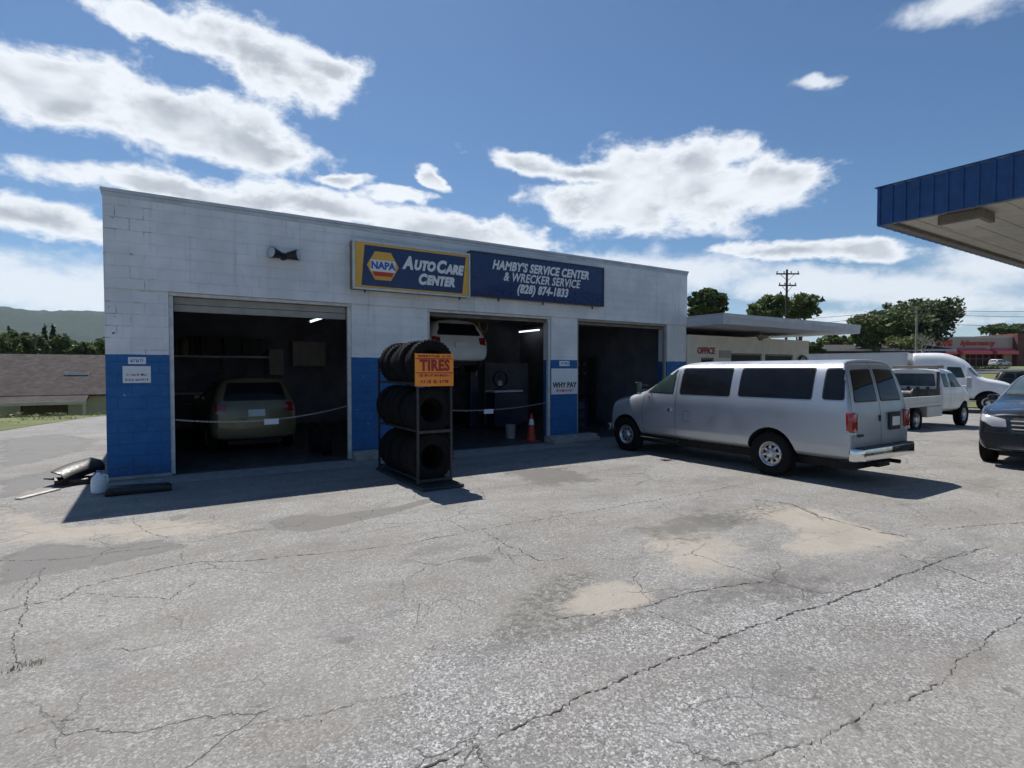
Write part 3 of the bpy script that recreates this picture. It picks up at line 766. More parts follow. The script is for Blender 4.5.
g, W, Hh = board('notice_sign', 'larger white notice with two lines of print under the small plate on the leftmost pier', 122.5, 366, 151, 383, YP, cat='notice')
print_rows(g, [(-W*.38, W*.38, -Hh*.02, Hh*.12), (-W*.4, W*.4, -Hh*.32, Hh*.13)], 'dark_metal', 0, 5)
g, W, Hh = board('notice_sign', 'small white plate above the poster on the blue pier between second and third bay', 559.5, 361, 569.5, 366, YP, cat='notice')
print_rows(g, [(-W*.36, W*.36, 0, Hh*.45)], 'lettering_blue', 0, 6)
g, W, Hh = board('poster', 'pale square poster reading WHY PAY on the pier between second and third bay', 551.5, 368.5, 577.5, 394.5, YP, cat='poster')
text('lettering', 'WHY PAY', W*.22, 'lettering_black', g, (0, -.004, -Hh*.15), bold=.006, sx=.92)
print_rows(g, [(-W*.34, W*.34, -Hh*.36, Hh*.09)], 'sign_red', 0, 8)

# ------------------------------------------------------------------ tyres and the rack
def tyre_mesh(Ro=.35, w=.22, Ri=.20, name='tyre', n=36):
    m = MB(); h = w/2
    pr = [(Ri, -h*.72), (Ri+.02, -h*.86), (Ro*.84, -h), (Ro*.95, -h*.93), (Ro*.99, -h*.78), (Ro, -h*.55), (Ro, -h*.53), (Ro-.008, -h*.52), (Ro-.008, -h*.44), (Ro, -h*.43),
          (Ro+.001, -h*.08), (Ro-.008, -h*.07), (Ro-.008, h*.07), (Ro+.001, h*.08), (Ro, h*.43), (Ro-.008, h*.44), (Ro-.008, h*.52), (Ro, h*.53), (Ro, h*.55), (Ro*.99, h*.78), (Ro*.95, h*.93), (Ro*.84, h), (Ri+.02, h*.86), (Ri, h*.72)]
    pr.append((Ri-.001, 0)); pr.append(pr[0])
    m.lathe(pr, 'Y', n)
    # tread blocks on both shoulders
    for k in range(n):
        a = 2*math.pi*k/n
        for s_ in (-1, 1):
            c = Vector((math.cos(a)*(Ro-.002), s_*h*.68, math.sin(a)*(Ro-.002)))
            mt = Matrix.Translation(c) @ Matrix.Rotation(-a, 4, 'Y')
            m.box(-.008, .006, -h*.13, h*.13, -.016, .016, mtx=mt)
    return m.mesh(name, 'tyre_rubber', 45)
def tyre_rack():
    x0, x1, y0, y1 = 3.40, 3.98, 8.06, 9.86
    r = thing('tire_rack', 'black steel rack of three rows of tires in front of the second blue pier', 'tire rack', ((x0+x1)/2, (y0+y1)/2, 0))
    m = MB(); q = .017
    for x in (x0, x1):
        for y in (y0, y1): m.box(x-q, x+q, y-q, y+q, .06, 2.0 if y == y0 else 2.06)
    for z in (.10, .875, 1.64):
        for x in (x0+.07, x1-.07): m.box(x-.018, x+.018, y0+q, y1-q, z-.02, z+.02)
        for y in (y0, y1): m.box(x0+q, x1-q, y-.018, y+.018, z-.021, z+.021)
    part('frame', m, 'dark_metal', r, world=True)
    m = MB(); m.box(x0-.06, x1+.06, y0-.35, y1+.05, .012, .055, .008); part('base_plate', m, 'dark_metal', r, world=True)
    rows = [(.10, .385, .222, 8), (.875, .372, .215, 8), (1.64, .372, .222, 8)]
    words = ['bottom', 'middle', 'top']
    rnd = random.Random(9)
    for w_, (z, Ro, wd, n) in zip(words, rows):
        me = tyre_mesh(Ro, wd*.93)
        zc = z+.02+math.sqrt(max(.01, Ro*Ro-.2*.2))+.002
        yy = y0+.06
        for k in range(n):
            y = y0+.05+wd*(k+.5)
            if y+wd/2 > y1: break
            o = bpy.data.objects.new('tire', me); col.objects.link(o); kk = rnd.choice((1, 1, .97, .93, .90)) if k else 1
            o.scale = (kk, rnd.uniform(.82, 1.0), kk)
            o.location = ((x0+x1)/2+rnd.uniform(-.012, .012), y, z+.02+math.sqrt((Ro*kk)**2-.04)+.002); o.rotation_euler = (0, rnd.uniform(0, 6), rnd.uniform(-.045, .045))
            if k == 0: lab = 'black tire at the near end of the %s row of the tire rack' % w_
            elif k == 1: lab = 'second black tire from the near end on the %s row of the rack' % w_
            elif k == 2: lab = 'third black tire from the near end on the %s row of the rack' % w_
            else: lab = 'black tire at the far half of the %s row of the tire rack' % w_
            tag(o, lab, 'tire', 'tires at the far half of the %s row' % w_ if k > 2 else 'tires on the rack')
    # price board on the near end
    Y = y0-.05
    g, W, Hh = board('tires_sign', 'orange board reading TIRES on the near end of the tire rack', 415, 353.5, 453.5, 386.5, Y, 'sign_orange')
    text('lettering', 'TIRES', .235, 'lettering_maroon', g, (.005, -.005, Hh*.13), bold=.010, sx=.84, spacing=1.08)
    m = MB(); m.box(-W/2+.012, W/2-.012, -.003, -.0005, Hh*.335, Hh*.36); m.box(-W/2+.012, W/2-.012, -.003, -.0005, -Hh*.10, -Hh*.075); part('rule_line', m, 'lettering_maroon', g)
    print_rows(g, [(-W*.42, W*.42, Hh*.425, Hh*.075), (-W*.42, W*.42, -Hh*.17, Hh*.075), (-W*.36, -W*.1, -Hh*.36, Hh*.1), (-W*.03, W*.14, -Hh*.36, Hh*.1), (W*.2, W*.4, -Hh*.36, Hh*.1)], 'lettering_maroon', 0, 12)
    for q in (-W/2+.03, W/2-.06): m = MB(); m.box(q, q+.03, .013, .030, -Hh/2, Hh/2); part('backing', m, 'dark_metal', g)
tyre_rack()

# ------------------------------------------------------------------ vehicles
def cage(stations, levels=2):
    """stations: [(x, [(y,z) half ring from bottom centre to top centre])] rear to front -> closed smooth shell"""
    bm = bmesh.new(); rings = []
    for x, half in stations:
        xs_ = x if isinstance(x, (list, tuple)) else [x]*len(half)
        Rr = [bm.verts.new((xs_[i], y, z)) for i, (y, z) in enumerate(half)]
        Ll = [Rr[0]]+[bm.verts.new((xs_[i], -y, z)) for i, (y, z) in enumerate(half)][1:-1]+[Rr[-1]]
        rings.append((Rr, Ll))
    n = len(stations[0][1])
    for (a, al), (b, bl) in zip(rings, rings[1:]):
        for i in range(n-1):
            bm.faces.new((a[i], b[i], b[i+1], a[i+1])); bm.faces.new((al[i+1], bl[i+1], bl[i], al[i]))
    for (a, al), flip in ((rings[0], 0), (rings[-1], 1)):
        for i in range(n-1):
            vs = [a[i], a[i+1], al[i+1], al[i]]; vs = list(dict.fromkeys(vs))
            bm.faces.new(vs if not flip else list(reversed(vs)))
    bmesh.ops.recalc_face_normals(bm, faces=bm.faces)
    me = bpy.data.meshes.new('cage'); bm.to_mesh(me); bm.free()
    o = bpy.data.objects.new('cage', me); col.objects.link(o)
    md = o.modifiers.new('s', 'SUBSURF'); md.levels = levels; md.render_levels = levels
    dg = bpy.context.evaluated_depsgraph_get(); out = bpy.data.meshes.new_from_object(o.evaluated_get(dg))
    bpy.data.objects.remove(o); return out
def cut(me, cutters, smooth=35):
    o = bpy.data.objects.new('b', me); col.objects.link(o); cs = []
    for c in cutters:
        co = bpy.data.objects.new('c', c); col.objects.link(co); cs.append(co)
        md = o.modifiers.new('b', 'BOOLEAN'); md.operation = 'DIFFERENCE'; md.solver = 'EXACT'; md.object = co
        try: md.material_mode = 'TRANSFER'
        except Exception: pass
    dg = bpy.context.evaluated_depsgraph_get(); out = bpy.data.meshes.new_from_object(o.evaluated_get(dg))
    bpy.data.objects.remove(o)
    for c in cs: bpy.data.objects.remove(c)
    out.shade_smooth(); out.set_sharp_from_angle(angle=R(smooth)); return out
def rpoly(pts, r, n=4):
    out = []; N_ = len(pts)
    for i in range(N_):
        p0, p1, p2 = Vector(pts[i-1]), Vector(pts[i]), Vector(pts[(i+1) % N_])
        a = (p0-p1); b = (p2-p1); rr = min(r, a.length*.45, b.length*.45); s_, e = p1+a.normalized()*rr, p1+b.normalized()*rr
        for k in range(n+1):
            t = k/n; out.append(tuple(s_*(1-t)**2+p1*2*t*(1-t)+e*t*t))
    # subdivide long runs so the panel follows the body
    res = []
    for i in range(len(out)):
        a = Vector(out[i]); b = Vector(out[(i+1) % len(out)]); k = max(1, int((b-a).length/.12))
        for j in range(k): res.append(tuple(a+(b-a)*j/k))
    return res
DIRS = {'L': lambda a, b: ((a, 4, b), (0, -1, 0)), 'R': lambda a, b: ((a, -4, b), (0, 1, 0)), 'F': lambda a, b: ((9, a, b), (-1, 0, 0)),
        'B': lambda a, b: ((-9, a, b), (1, 0, 0)), 'T': lambda a, b: ((a, b, 6), (0, 0, -1))}
def conform(bvh, outline, side, off=.004, depth=.012):
    bm = bmesh.new(); n = len(outline); c = sum((Vector(p) for p in outline), Vector((0, 0)))/n
    def hit(p, o_):
        a, d = DIRS[side](p[0], p[1]); h, nn, _, _ = bvh.ray_cast(Vector(a), Vector(d))
        if h is None: return None
        if nn.dot(Vector(d)) > 0: nn = -nn
        return h+nn*o_
    rings = []
    for t in (1, .85, .65, .45, .22):
        ring = []
        for p in outline:
            q = c+(Vector(p)-c)*t; h = hit(q, off)
            if h is None: h = hit(c+(Vector(p)-c)*t*.97, off) or Vector(DIRS[side](*q)[0])*0+hit(c, off)
            ring.append(bm.verts.new(h))
        rings.append(ring)
    cv = bm.verts.new(hit(c, off))
    for a, b in zip(rings, rings[1:]):
        for i in range(n): bm.faces.new((a[i], a[(i+1) % n], b[(i+1) % n], b[i]))
    for i in range(n): bm.faces.new((rings[-1][i], rings[-1][(i+1) % n], cv))
    d = -Vector(DIRS[side](0, 0)[1]); sk = [bm.verts.new(v.co-d*depth) for v in rings[0]]
    for i in range(n): bm.faces.new((rings[0][i], sk[i], sk[(i+1) % n], rings[0][(i+1) % n]))
    bmesh.ops.recalc_face_normals(bm, faces=bm.faces)
    m = MB(); m.bm.free(); m.bm = bm; return m
def seam(bvh, pts, side, w=.008, off=.0015):
    bm = bmesh.new(); Q = []
    for a, b in zip(pts, pts[1:]):
        a, b = Vector(a), Vector(b); k = max(1, int((b-a).length/.05))
        for j in range(k): Q.append(a+(b-a)*j/k)
    Q.append(Vector(pts[-1])); prev = None
    for i, p in enumerate(Q):
        d = (Q[min(i+1, len(Q)-1)]-Q[max(i-1, 0)]).normalized(); nn = Vector((-d.y, d.x))*w/2; vs = []
        for q in (p+nn, p-nn):
            a, dd = DIRS[side](q[0], q[1]); h, n_, _, _ = bvh.ray_cast(Vector(a), Vector(dd))
            if h is None: vs = None; break
            if n_.dot(Vector(dd)) > 0: n_ = -n_
            vs.append(bm.verts.new(h+n_*off))
        if vs and prev: bm.faces.new((prev[0], vs[0], vs[1], prev[1]))
        prev = vs
    m = MB(); m.bm.free(); m.bm = bm; return m
def shrink(pts, k):
    c = sum((Vector(p) for p in pts), Vector((0, 0)))/len(pts); out = []
    for p in pts:
        d = Vector(p)-c; out.append(tuple(c+Vector((d.x-math.copysign(min(k, abs(d.x)), d.x), d.y-math.copysign(min(k, abs(d.y)), d.y)))))
    return out
WELL = {}
def wheel(parent, x, y, r, w, rim_r, style, side):
    """side +1: outer face towards +y"""
    me = tyre_mesh(r, w, rim_r*1.0, 'wheel', 32)
    o = part('wheel', me, None, parent); o.location = (x, y, r); o.rotation_euler = (0, random.uniform(0, 1), 0)
    m = MB(); s_ = side
    f = s_*w*.36
    m.lathe([(rim_r*1.02, f), (rim_r*.99, f+s_*.012), (rim_r*.9, f), (rim_r*.84, f-s_*.03)], 'Y', 32)
    if style == 'holes':
        m.lathe([(rim_r*.84, f-s_*.03), (rim_r*.72, f-s_*.022)], 'Y', 32)
        for k in range(8):
            a = 2*math.pi*k/8; c = Vector((math.cos(a), 0, math.sin(a)))*rim_r*.60
            mt = Matrix.Translation(c+Vector((0, f-s_*.02, 0))) @ Matrix.Rotation(-a, 4, 'Y'); m.box(-rim_r*.16, rim_r*.18, -.01, .01, -rim_r*.11, rim_r*.11, .004, mtx=None if False else mt)
        m.lathe([(rim_r*.46, f-s_*.022), (rim_r*.36, f+s_*.004), (rim_r*.30, f+s_*.03), (rim_r*.22, f+s_*.036), (.001, f+s_*.038)], 'Y', 24)
    elif style == 'truck':
        m.lathe([(rim_r*.84, f-s_*.03), (rim_r*.5, f-s_*.09), (rim_r*.42, f-s_*.02), (rim_r*.35, f+s_*.01), (.001, f+s_*.015)], 'Y', 24)
    else:
        for k in range(5):
            a = 2*math.pi*k/5; mt = Matrix.Rotation(-a, 4, 'Y') @ Matrix.Translation((rim_r*.48, f-s_*.015, 0)); m.box(-rim_r*.42, rim_r*.42, -.012, .012, -rim_r*.13, rim_r*.13, .004, mtx=mt)
        m.lathe([(rim_r*.25, f-s_*.02), (rim_r*.2, f+s_*.005), (.001, f+s_*.008)], 'Y', 16)
    part('rim', m, 'steel_rim', o, 40)
    m = MB(); m.cyl((0, f-s_*.075, 0), (0, f-s_*.045, 0), rim_r*.98, n=24); part('brake_disc', m, 'underbody', o)
def well(x, y0, y1, r, z):
    m = MB(); m.cyl((x, y0, z), (x, y1, z), r, n=40); return m.mesh('w', 'underbody')
def add_window(bvh, root, pts, side, rr=.05, glass='tinted_glass', name='window', trim=.022, off=0):
    o = part(name, conform(bvh, rpoly(pts, rr), side, .003+off), 'black_plastic', root, 40)
    part('pane', conform(bvh, rpoly(shrink(pts, trim), rr*.8), side, .0065+off), glass, o, 40); return o

def passenger_van():
    root = thing('passenger_van', 'silver extended passenger van parked with its nose at the third bay', 'van', (9.99, 5.68, 0), R(90))
    def ring(w, wr, zb, zs, zbelt, zg, zr):
        return [(0, zb), (w*.8, zb), (w*.965, zs), (w*1.0, zs+.22), (w*1.005, zbelt-.22), (w*.985, zbelt), (wr+.03, zg), (wr-.10, zr-.035), (wr*.5, zr), (0, zr+.012)]
    S = []
    b = ring(.99, .80, .40, .47, 1.34, 1.90, 2.03)
    def sc(r, ky, dzt=0): return [(y*ky, z-(dzt if i > 5 else 0)) for i, (y, z) in enumerate(r)]
    rear_x = [-1.33, -1.33, -1.34, -1.35, -1.34, -1.31, -1.18, -1.10, -1.08, -1.07]
    S.append((rear_x, sc(b, .965, .012))); S.append(([x+.012 for x in rear_x], sc(b, .993)))
    S.append(([x+.07 for x in rear_x], b)); S.append((-.6, b)); S.append((.5, b)); S.append((1.5, b))
    S.append(([2.15]*6+[2.12, 2.05, 2.03, 2.02], b))
    S.append(([2.5]*6+[2.28, 2.22, 2.22, 2.22], sc(ring(.99, .79, .40, .47, 1.34, 1.87, 1.98), 1)))
    c = ring(.985, .78, .40, .46, 1.32, 1.42, 1.45)
    S.append(([3.0]*6+[2.95, 3.02, 3.10, 3.12], [(0, .40), (.79, .40), (.95, .46), (.985, .68), (.985, 1.08), (.965, 1.30), (.88, 1.40), (.72, 1.43), (.4, 1.46), (0, 1.47)]))
    S.append(([3.2]*6+[3.2, 3.26, 3.3, 3.32], [(0, .40), (.79, .40), (.95, .46), (.985, .68), (.98, 1.06), (.95, 1.25), (.86, 1.33), (.70, 1.37), (.4, 1.40), (0, 1.41)]))
    S.append((3.85, [(0, .38), (.76, .38), (.93, .46), (.965, .68), (.955, .98), (.91, 1.12), (.82, 1.19), (.64, 1.23), (.4, 1.26), (0, 1.27)]))
    S.append(([4.0]*6+[4.0, 4.0, 4.01, 4.01], [(0, .36), (.76, .36), (.93, .46), (.955, .68), (.945, .97), (.90, 1.10), (.80, 1.17), (.62, 1.20), (.4, 1.225), (0, 1.235)]))
    S.append(([4.10, 4.10, 4.08, 4.08, 4.07, 4.06, 4.05, 4.05, 4.06, 4.06], [(0, .36), (.74, .36), (.88, .46), (.91, .66), (.90, .93), (.86, 1.05), (.77, 1.12), (.6, 1.16), (.4, 1.18), (0, 1.19)]))
    S.append(([4.13, 4.13, 4.11, 4.11, 4.10, 4.09, 4.08, 4.08, 4.09, 4.09], [(0, .40), (.70, .40), (.84, .48), (.86, .66), (.85, .90), (.81, 1.01), (.73, 1.07), (.56, 1.11), (.37, 1.12), (0, 1.13)]))
    S2 = []
    for x, hf in S:          # a pressed crease runs low along the whole side
        p = hf[3]; n_ = hf[:3]+[(p[0]*.982, p[1]-.11), (p[0]*1.0, p[1]-.075), (p[0]*1.006, p[1]+.03)]+hf[4:]
        if isinstance(x, list): x = x[:3]+[x[3]]*3+x[4:]
        S2.append((x, n_))
    S = S2
    me = cage(S, 2); me.materials.append(MT['silver_paint'])
    bm = bmesh.new(); bm.from_mesh(me); bvh = BVHTree.FromBMesh(bm); bm.free()
    cuts = []
    for x in (0, 3.55):
        for s_ in (-1, 1): cuts.append(well(x, s_*.62, s_*1.3, .455 if x == 0 else .45, .40))
    body = part('body', cut(me, cuts), None, root)
    # glass, left and right
    wins = [[(2.02, 1.90), (2.02, 1.36), (.83, 1.36), (.83, 1.90)], [(.66, 1.90), (.66, 1.37), (-.72, 1.37), (-.72, 1.90)], [(-.88, 1.89), (-.88, 1.38), (-1.235, 1.38), (-1.185, 1.89)]]
    for side in 'LR':
        for w_ in wins: add_window(bvh, root, w_, side, .055)
        add_window(bvh, root, [(2.42, 1.87), (2.16, 1.87), (2.18, 1.36), (2.92, 1.36)], side, .03, 'cab_glass', 'door_window')
    add_window(bvh, root, [(-.70, 1.88), (.70, 1.88), (.80, 1.50), (-.80, 1.50)], 'F', .04, 'windshield', 'windscreen')
    for s_ in (-1, 1):
        add_window(bvh, root, [(s_*.05, 1.88), (s_*.70, 1.86), (s_*.79, 1.34), (s_*.05, 1.34)], 'B', .05, 'tinted_glass', 'rear_window')
        m = MB(); m.box(-1.372, -1.262, s_*.80, s_*.992, .89, 1.19, .022); tl = part('tail_light', m, 'red_lens', root, 40)
        m = MB(); m.box(-1.375, -1.26, s_*.81, s_*.994, .845, .888, .01); part('reverse_light', m, 'clear_lens', tl, 40)
    # seams
    m = seam(bvh, [(2.11, 1.92), (2.10, 1.36), (2.10, .47)], 'L'); part('door_seam', m, 'black_plastic', root)
    m = seam(bvh, [(2.98, 1.34), (3.04, 1.0), (3.04, .9), (2.98, .47)], 'L'); part('door_seam', m, 'black_plastic', root)
    m = seam(bvh, [(2.98, 1.34), (3.04, 1.0), (3.04, .9), (2.98, .47)], 'R'); part('door_seam', m, 'black_plastic', root)
    part('fuel_door', seam(bvh, [(1.72, 1.02), (1.90, 1.02), (1.90, .82), (1.72, .82), (1.72, 1.02)], 'L', .006), 'black_plastic', root)
    part('roof_seam', seam(bvh, [(-1.2, 1.965), (.5, 1.968), (2.1, 1.96)], 'L', .008, .001), 'black_plastic', root)
    m = seam(bvh, [(0, 1.98), (0, .62)], 'B', .012); part('door_seam', m, 'black_plastic', root)
    m = seam(bvh, [(-.9, .70), (-.9, 1.3), (-.80, 1.92), (-.6, 1.985), (.6, 1.985), (.80, 1.92), (.9, 1.3), (.9, .70)], 'B', .008); part('door_seam', m, 'black_plastic', root)
    m = MB()
    for s_ in (-1, 1):
        q = [(-1.2, .60), (-.52, .60)]
    part('body_moulding', seam(bvh, [(-1.28, .665), (-.50, .665)], 'L', .02, .004), 'silver_paint', root)
    part('body_moulding', seam(bvh, [(.50, .665), (3.0, .665)], 'L', .02, .004), 'silver_paint', root)
    for s_ in (-1, 1):
        m = MB(); m.box(2.2, 2.32, s_*.995, s_*1.025, 1.01, 1.035, .005); m.box(2.21, 2.31, s_*.985, s_*.998, .99, 1.06, .004); part('door_handle', m, 'black_plastic' if s_ < 0 else 'chrome', root)
        m = MB(); m.box(2.92, 2.99, s_*1.10, s_*1.27, 1.33, 1.60, .025); m.tube([(2.93, s_*.95, 1.42), (2.94, s_*1.13, 1.42)], .02); m.tube([(2.90, s_*.93, 1.52), (2.94, s_*1.13, 1.54)], .014)
        mi = part('side_mirror', m, 'black_plastic', root); m = MB(); m.box(2.914, 2.919, s_*1.115, s_*1.255, 1.345, 1.585); part('mirror_glass', m, 'chrome', mi)
    # rear bumper, plate, badges, trailer hitch, exhaust
    m = MB(); m.prism([(-1.32, -.98), (-1.32, .98), (-1.44, .96), (-1.50, .85), (-1.52, 0), (-1.50, -.85), (-1.44, -.96)], .43, .63, 'XY')
    bb = m.bm; bmesh.ops.recalc_face_normals(bb, faces=bb.faces); bmesh.ops.bevel(bb, geom=bb.edges[:], offset=.02, segments=2, affect='EDGES', profile=.5)
    bp = part('rear_bumper', m, 'chrome', root, 40)
    m = MB(); m.box(-1.49, -1.36, -.85, .85, .632, .642, .003); part('step_pad', m, 'black_plastic', bp)
    m = MB(); m.box(-1.30, -1.16, -.9, .9, .40, .62); part('underbody', m, 'underbody', root)
    m = MB(); m.box(-1.2, 3.9, -.62, .62, .24, .41); m.cyl((0, -.8, .36), (0, .8, .36), .06); m.cyl((0, -.14, .36), (0, .14, .36), .17); m.cyl((3.55, -.8, .36), (3.55, .8, .36), .05)
    m.box(-1.4, -1.1, -.2, .2, .28, .36); m.cyl((-1.38, -.62, .30), (-.3, -.62, .30), .035); part('chassis', m, 'underbody', root)
    m = MB(); m.box(-1.375, -1.362, -.62, -.24, .86, 1.16, .004); pf = part('plate_holder', m, 'black_plastic', root)
    m = MB(); m.box(-1.382, -1.376, -.58, -.32, .93, 1.08); part('licence_plate', m, 'sign_white', pf)
    m = MB(); m.box(-1.373, -1.36, .62, .78, .80, .84, .004); part('badge', m, 'dark_metal', root)
    m = MB(); m.box(-1.36, -1.335, .03, .06, 1.02, 1.12, .004); part('door_handle', m, 'black_plastic', root)
    # front end
    m = MB(); m.box(4.10, 4.22, -.93, .93, .42, .60, .03); part('front_bumper', m, 'chrome', root)
    m = MB(); m.box(4.05, 4.125, -.52, .52, .70, .98, .02)
    for k in range(4): m.box(4.12, 4.135, -.50, .50, .73+k*.065, .75+k*.065)
    part('grille', m, 'black_plastic', root)
    for s_ in (-1, 1):
        m = MB(); m.box(4.0, 4.118, s_*.54, s_*.82, .72, .96, .03); part('headlight', m, 'clear_lens', root)
    # roof rack rail above the cab
    for x in (0, 3.55):
        for s_ in (-1, 1): wheel(root, x, s_*.86, .385, .245, .215, 'holes', s_)
    # running board
    m = MB(); m.box(2.0, 3.05, .93, 1.02, .36, .40, .008); part('step', m, 'black_plastic', root)
passenger_van()

def generic_car(name, label, loc, rz, paint, kind='suv', group=None, plate=False):
    """kind: suv or small; a five-door body about 4.6 m long"""
    root = thing(name, label, 'suv' if kind == 'suv' else 'car', loc, rz, group)
    hr = 1.68 if kind == 'suv' else 1.45; bl = 1.08 if kind == 'suv' else .92; r = .36 if kind == 'suv' else .32
    hd = bl+.02
    def rg(w, zb, top): # top: list of 4 (y, z)
        return [(0, zb), (w*.82, zb), (w*.96, zb+.08), (w, zb+.28), (w*.985, bl-.16), (w*.95, bl)]+top
    roof = [(.70, hr-.14), (.60, hr-.04), (.32, hr), (0, hr+.005)]
    S = [([-1.02-.0, -1.02, -1.04, -1.05, -1.03, -.99, -.84, -.76, -.74, -.73], [(y*.9, z) for y, z in rg(.9, .34, [(.72, hr-.17), (.60, hr-.07), (.3, hr-.03), (0, hr-.02)])]),
         ([-.95]*6+[-.78, -.68, -.66, -.65], rg(.92, .30, roof)), (-.3, rg(.92, .25, roof)), (.8, rg(.925, .25, roof)),
         ([1.5]*6+[1.3, 1.26, 1.28, 1.30], rg(.925, .25, [(.69, hr-.15), (.58, hr-.06), (.32, hr-.025), (0, hr-.02)])),
         ([2.15]*6+[2.05, 2.1, 2.16, 2.18], rg(.92, .25, [(.80, bl+.05), (.66, bl+.08), (.35, bl+.10), (0, bl+.11)])),
         ([2.4]*6+[2.4, 2.42, 2.44, 2.45], rg(.92, .25, [(.78, bl+.0), (.62, bl+.03), (.35, bl+.05), (0, bl+.06)])),
         (3.0, rg(.89, .26, [(.76, bl-.08), (.60, bl-.05), (.35, bl-.03), (0, bl-.02)])),
         ([3.40, 3.38, 3.32, 3.30, 3.28, 3.26, 3.24, 3.25, 3.26, 3.27], [(0, .28), (.68, .28), (.80, .36), (.83, .52), (.80, bl-.26), (.75, bl-.17), (.66, bl-.14), (.5, bl-.11), (.3, bl-.10), (0, bl-.10)]),
         ([3.50, 3.47, 3.42, 3.41, 3.39, 3.35, 3.32, 3.33, 3.34, 3.34], [(0, .33), (.60, .33), (.72, .40), (.74, .52), (.72, bl-.32), (.67, bl-.23), (.6, bl-.20), (.45, bl-.17), (.28, bl-.16), (0, bl-.16)])]
    me = cage(S, 2); me.materials.append(MT[paint])
    bm = bmesh.new(); bm.from_mesh(me); bvh = BVHTree.FromBMesh(bm); bm.free()
    ax = (-.15, 2.52)
    part('body', cut(me, [well(x, s_*.56, s_*1.2, r+.055, r+.01) for x in ax for s_ in (-1, 1)]), None, root)
    for side in 'LR':
        add_window(bvh, root, [(.72, hr-.13), (.72, bl+.04), (-.02, bl+.04), (-.02, hr-.13)], side, .04)
        add_window(bvh, root, [(-.08, hr-.13), (-.08, bl+.04), (-.70, bl+.08), (-.52, hr-.14)], side, .05)
        add_window(bvh, root, [(1.30, hr-.15), (.78, hr-.13), (.78, bl+.04), (1.78, bl+.05)], side, .04, 'cab_glass')
        for xs_ in (.75, -.05, 1.85): part('door_seam', seam(bvh, [(xs_, bl+.02), (xs_+.02, .40)], side), 'black_plastic', root)
    add_window(bvh, root, [(-.56, hr-.08), (.56, hr-.08), (.70, bl+.17), (-.70, bl+.17)], 'F', .06, 'windshield', 'windscreen', off=.004)
    add_window(bvh, root, [(-.55, hr-.12), (.55, hr-.12), (.66, bl+.08), (-.66, bl+.08)], 'B', .06, 'tinted_glass', 'rear_window')
    for s_ in (-1, 1):
        part('tail_light', conform(bvh, rpoly([(s_*.80, bl+.04), (s_*.58, bl+.02), (s_*.60, bl-.16), (s_*.80, bl-.18)], .03), 'B', .01, .03), 'red_lens', root, 40)
        part('headlight', conform(bvh, rpoly([(s_*.80, bl-.15), (s_*.44, bl-.23), (s_*.42, bl-.36), (s_*.62, bl-.36), (s_*.80, bl-.26)], .03), 'F', .010, .05), 'clear_lens', root, 40)
        m = MB(); m.box(1.60, 1.72, s_*.84, s_*1.0, bl+.02, bl+.16, .035); part('side_mirror', m, paint, root)
        m = MB(); m.box(-.62, .85, s_*.60, s_*.635, hr+.005, hr+.03, .008); part('roof_rail', m, 'dark_metal', root)
    gr = part('grille', conform(bvh, rpoly([(-.36, bl-.20), (.36, bl-.20), (.34, bl-.42), (-.34, bl-.42)], .03), 'F', .010, .04), 'black_plastic', root, 40)
    m = MB()
    for k in range(3): m.box(3.40, 3.47, -.36+.01*k, .36-.01*k, bl-.25-k*.07, bl-.225-k*.07, .006)
    part('grille_bar', m, 'chrome', gr)
    part('front_bumper', conform(bvh, rpoly([(-.76, .62), (.76, .62), (.70, .34), (-.70, .34)], .04), 'F', .02, .06), 'black_plastic', root, 40)
    part('rear_bumper', conform(bvh, rpoly([(-.78, .60), (.78, .60), (.74, .38), (-.74, .38)], .04), 'B', .035, .08), 'black_plastic' if kind == 'suv' and paint != 'olive_paint' else paint, root, 40)
    m = MB(); m.box(-1.075, -1.05, -.17, .17, bl-.26, bl-.11); part('licence_plate', m, 'sign_white', root)
    m = MB(); m.box(-.9, 3.2, -.55, .55, .20, .30); part('chassis', m, 'underbody', root)
    for x in ax:
        for s_ in (-1, 1): wheel(root, x, s_*.80, r, .22, r*.62, 'spoke', s_)
    return root
# grey suv on the right under the canopy, nose towards the lot
su = generic_car('parked_suv', 'dark suv with chrome grille at the right edge of the lot', (17.05, 3.62, 0), R(186), 'slate_paint'); su.scale = (1.06, 1.06, 1.08)
# olive suv standing in the first bay
generic_car('parked_suv', 'olive suv seen from behind standing inside the first bay', (1.75, 14.3, .022), R(92), 'olive_paint')

# ------------------------------------------------------------------ bay contents
def lift_bay():
    l = thing('car_lift', 'dark two post car lift in the second bay holding up a white car', 'car lift', (6.85, 15.4, .022))
    for s_ in (-1, 1): m = MB(); m.box(s_*1.5-.14, s_*1.5+.14, -.18, .18, .031, 3.85, .02); m.box(s_*1.5-.22, s_*1.5+.22, -.4, .4, 0, .03); part('post', m, 'tool_blue', l)
    for s_ in (-1, 1):
        for t in (-1, 1):
            m = MB(); m.tube([(s_*1.36, t*.1, 1.86), (s_*.62, t*1.0, 1.86)], .05, 8); m.cyl((s_*.62, t*1.0, 1.86), (s_*.62, t*1.0, 1.99), .06); part('arm', m, 'dark_metal', l)
    m = MB(); m.box(-1.6, 1.6, -.1, .1, 3.86, 4.0); part('crossbeam', m, 'tool_blue', l)
lift_bay()
generic_car('lifted_car', 'white car raised high on the lift in the second bay', (6.85, 14.3, 1.80), R(90), 'white_paint', 'small')

